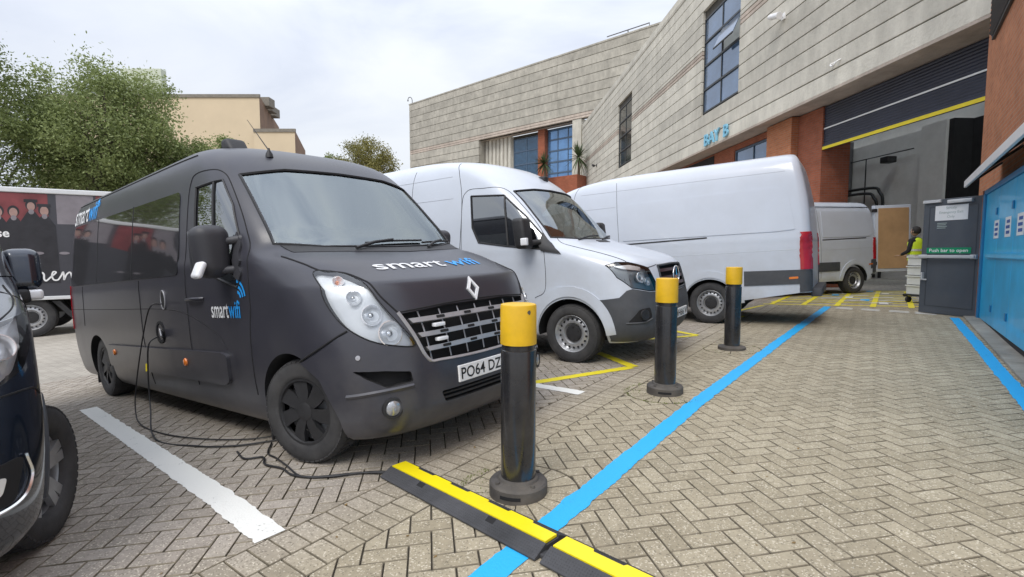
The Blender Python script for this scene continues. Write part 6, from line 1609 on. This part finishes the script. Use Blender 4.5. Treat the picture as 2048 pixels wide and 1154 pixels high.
# ================================================================== background buildings and trees
m_render = M('cream render', (.60, .49, .34), rough=.9, var=.06, vscale=.3); m_bside = M('brown cladding', (.20, .12, .075), rough=.85, var=.2, vscale=.6); m_tower = M('pale green cladding', (.52, .56, .45), rough=.8, var=.08); m_cop = M('roof coping', (.20, .18, .15), rough=.8, var=.2)
T = thing('cream_building', 'cream rendered flat roofed building behind the trees on the left', 'building', Matrix.Translation((-29.6, 60, -2)))
def shear_block(x0, x1, z1, dep, mat, side, nm, y0=0.):
    s_ = -.309 * dep
    MB().add([(x0, y0, 0), (x1, y0, 0), (x1, y0, z1), (x0, y0, z1)], [(0, 1, 2, 3)]).build(nm, mat, T)
    MB().add([(x1, y0, 0), (x1 + s_, y0 + dep, 0), (x1 + s_, y0 + dep, z1), (x1, y0, z1)], [(0, 1, 2, 3)]).build('side_wall', side, T)
    MB().add([(x0, y0, z1), (x1, y0, z1), (x1 + s_, y0 + dep, z1), (x0 + s_, y0 + dep, z1), (x0, y0, z1 - .3), (x0 + s_, y0 + dep, z1 - .3), (x1 + s_, y0 + dep, z1 - .3)], [(0, 1, 2, 3), (3, 2, 6, 5), (0, 3, 5, 4)]).build('roof', m_cop, T)
    MB().box((x0, y0 - .12, z1 - .25), (x1 + .1, y0 + .1, z1 + .12)).build('coping', m_cop, T)
shear_block(-26, 0, 21.7, 15, m_render, m_bside, 'front_wall'); shear_block(-.5, 4.3, 17.6, 12, m_render, m_bside, 'front_wall', -.6)
for k in range(3): MB().cbox((-1.9 - .7 * k, 3.5 + 2.2 * k, 21.5), (-.5 - .7 * k, 5.0 + 2.2 * k, 22.6 - .4 * (k % 2)), .05).build('roof_plant', m_cop, T)
o = MB().cbox((-61, 80, -2), (-54.6, 81.2, 29.9), .05).build('tower_block', m_tower); tag(o, 'pale green grey tower showing above the trees', 'building')

def leaf_mat(name, c0, c1):
    m = bpy.data.materials.new(name); m.use_nodes = True
    t = m.node_tree; N = t.nodes; K = t.links.new; b = N['Principled BSDF']
    a = N.new('ShaderNodeAttribute'); a.attribute_name = 'tone'
    r = N.new('ShaderNodeValToRGB'); r.color_ramp.elements[0].color = (*c0, 1); r.color_ramp.elements[1].color = (*c1, 1); K(a.outputs['Fac'], r.inputs[0])
    K(r.outputs[0], b.inputs['Base Color']); b.inputs['Roughness'].default_value = .55
    tr = N.new('ShaderNodeBsdfTranslucent'); K(r.outputs[0], tr.inputs[0]); mi = N.new('ShaderNodeMixShader'); mi.inputs[0].default_value = .35
    o = [n for n in N if n.type == 'OUTPUT_MATERIAL'][0]; K(b.outputs[0], mi.inputs[1]); K(tr.outputs[0], mi.inputs[2]); K(mi.outputs[0], o.inputs[0])
    return m
m_leaf1 = leaf_mat('willow leaf', (.12, .16, .045), (.36, .42, .17)); m_leaf2 = leaf_mat('darker leaf', (.085, .12, .035), (.28, .33, .12)); m_leaf3 = leaf_mat('autumn leaf', (.10, .11, .03), (.32, .28, .08))
m_bark = M('bark', (.16, .14, .11), rough=.95, var=.4, vscale=6, bump=.5, bscale=20)
def tree(x, y, h, cr, zc, label, mat, nclump=70, nleaf=150, size=.13, seed=1, droop=.0, zs=1.0, clear=2.5, group='trees behind the lorry', lean=(0, 0)):
    rnd = random.Random(seed)
    T = thing('tree', label, 'tree', Matrix.Translation((x, y, gz(x, y) - .1)), group)
    trunk = MB(); tp = [(0, 0, 0), (.1, .05, h * .25), (-.05 + lean[0] * .4, .1, h * .5), (lean[0] * .8, .0, h * .8)]
    sp_ = smooth_path(tp, 6); trunk.tube(sp_, [max(.035, .24 * (1 - i / len(sp_)) ** .8) for i in range(len(sp_))], 10)
    cl = []
    for k in range(nclump):
        while True:
            p = Vector((rnd.uniform(-1, 1), rnd.uniform(-1, 1), rnd.uniform(-1, 1)))
            if p.length < 1 and (p.length > .35 or rnd.random() < .3): break
        wob = 1 + .28 * noise.noise(p * 1.7 + Vector((seed, 0, 0)))
        c = Vector((p.x * cr * wob + lean[0], p.y * cr * wob + lean[1], zc + p.z * cr * zs * wob))
        if c.z < clear: continue
        cl.append(c)
    limbs = MB()
    for c in cl[::3]:
        z0 = rnd.uniform(.25, .75) * h; z0 = min(z0, max(h * .2, c.z - .2)); i = min(len(sp_) - 1, int(z0 / (h * .8) * len(sp_))); s = sp_[i]
        mid = s.lerp(c, .55) + Vector((0, 0, .3)); limbs.tube(smooth_path([s, mid, c], 4), [.075, .065, .055, .05, .045, .035, .028, .02, .012][:9], 5)
    trunk.build('trunk', m_bark, T, 60); limbs.build('limbs', m_bark, T, 60)
    V, Fc, tone = [], [], []
    for c in cl:
        ct = rnd.uniform(.1, .9); rad = rnd.uniform(.55, 1.0) * cr * .26
        for k in range(int(nleaf * rnd.uniform(.6, 1.3))):
            d = Vector((rnd.gauss(0, .55), rnd.gauss(0, .55), rnd.gauss(0, .5))) * rad
            d.z -= droop * abs(rnd.gauss(0, 1)) * rad
            p = c + d; u = Vector((rnd.gauss(0, 1), rnd.gauss(0, 1), rnd.gauss(-droop, .8))).normalized(); w = u.orthogonal().normalized(); w.rotate(Matrix.Rotation(rnd.uniform(0, 6.28), 3, u))
            s = size * rnd.uniform(.6, 1.3); o_ = len(V)
            V += [p, p + u * s * .5 + w * s * .24, p + u * s, p + u * s * .5 - w * s * .24]; Fc.append((o_, o_ + 1, o_ + 2, o_ + 3)); tone.append(min(1, max(0, ct * .6 + rnd.uniform(0, .4))))
    me = bpy.data.meshes.new('crown'); me.from_pydata([tuple(v) for v in V], [], Fc); me.materials.append(mat)
    at = me.attributes.new('tone', 'FLOAT', 'FACE'); at.data.foreach_set('value', tone)
    link('crown', me, T)
tree(-20.2, 25.5, 10.5, 3.35, 8.0, 'broad pale green tree behind the lorry, left of the cream building', m_leaf1, 210, 330, .15, 3, .35, 1.05)
tree(-24.0, 22.5, 10.5, 3.5, 7.2, 'ragged green tree at the left edge behind the lorry', m_leaf2, 150, 260, .15, 11, .2, 1.25)
tree(-16.2, 27.5, 7.5, 2.2, 6.2, 'low bushy tree beside the roof of the black van', m_leaf1, 90, 280, .14, 5, .25, .9)
tree(-23.0, 30.0, 8, 3.6, 5.0, 'dark tree filling the gap low behind the lorry', m_leaf2, 130, 260, .16, 21, .1, .9)
tree(-13.3, 46, 10, 2.9, 9.5, 'round autumn tinted tree between the cream building and the grey wing', m_leaf3, 100, 220, .17, 8, .1, .85, group='trees far behind')
tree(-17.5, 50, 9.5, 1.6, 10.3, 'small tree top over the black van roof', m_leaf2, 20, 110, .22, 14, .1, .7, group='trees far behind')

tree(-26.0, 14.0, 11, 4.2, 6.8, 'tall green tree beyond the left edge, behind the lorry cab', m_leaf2, 100, 200, .16, 31, .2, 1.2)
tree(-32.0, 18.5, 12.5, 4.8, 7.6, 'tall pale tree beyond the left edge, farther behind the lorry', m_leaf1, 100, 200, .18, 37, .2, 1.1)
# moss and tufts in the joints round the bollards
m_moss = M('moss', (.13, .17, .02), rough=.95, var=.4, vscale=30)
rn = random.Random(4); ms = MB()
for bp_, bq_, cnt, arc in ((2.22, 1.64, 150, (1.2, 2.3)), (4.55, 1.65, 190, (1.0, 4.4)), (6.93, 1.63, 90, (0, 6.28))):
    for k in range(cnt):
        a = rn.uniform(*arc); r_ = RB + rn.gauss(0, .012) if rn.random() < .7 else rn.uniform(.17, .36)
        c = GP(bp_ + r_ * math.cos(a), bq_ + r_ * math.sin(a), -.004)
        for j in range(3):
            h = rn.uniform(.004, .016); t = rn.uniform(0, 6.28); d = Vector((math.cos(t), math.sin(t), 0)) * .004; e_ = Vector((rn.uniform(-.006, .006), rn.uniform(-.006, .006), h))
            ms.add([c + d, c - d, c + e_], [(0, 1, 2)])
ms.build('moss', m_moss, None, fix=False); bpy.data.objects['moss']['kind'] = 'stuff'; bpy.data.objects['moss']['label'] = 'green moss in the joints round the bollards'
# bits of grit and leaf litter on the paving
m_grit = M('pale grit', (.55, .52, .45), rough=.9, var=.3); m_litter = M('dead leaf', (.20, .13, .05), rough=.9, var=.4)
gr_ = MB(); lf = MB()
for k in range(420):
    y = rn.uniform(1.2, 9); x = rn.uniform(-1.0, 1.0) * y; p, q = PQ(x, y)
    if not (-1 < q < 8): continue
    c = GP(p, q, .001); s_ = rn.uniform(.002, .006)
    if rn.random() < .75: gr_.add([c + Vector((s_ * rn.uniform(.6, 1) * math.cos(t), s_ * math.sin(t), 0)) for t in (0, 2.1, 4.2)] + [c + Vector((0, 0, s_ * .8))], [(0, 1, 3), (1, 2, 3), (2, 0, 3)])
    else:
        t = rn.uniform(0, 6.28); u = Vector((math.cos(t), math.sin(t), .15)); w = Vector((-u.y, u.x, rn.uniform(-.3, .3))); L_ = rn.uniform(.012, .03)
        lf.add([c, c + u * L_ * .5 + w * L_ * .28, c + u * L_, c + u * L_ * .5 - w * L_ * .28], [(0, 1, 2, 3)])
g_ = gr_.build('grit', m_grit, None, fix=False); g_['kind'] = 'stuff'; g_['label'] = 'specks of pale grit scattered on the paving'
l_ = lf.build('leaf_litter', m_litter, None, fix=False); l_['kind'] = 'stuff'; l_['label'] = 'few small dead leaves on the paving'
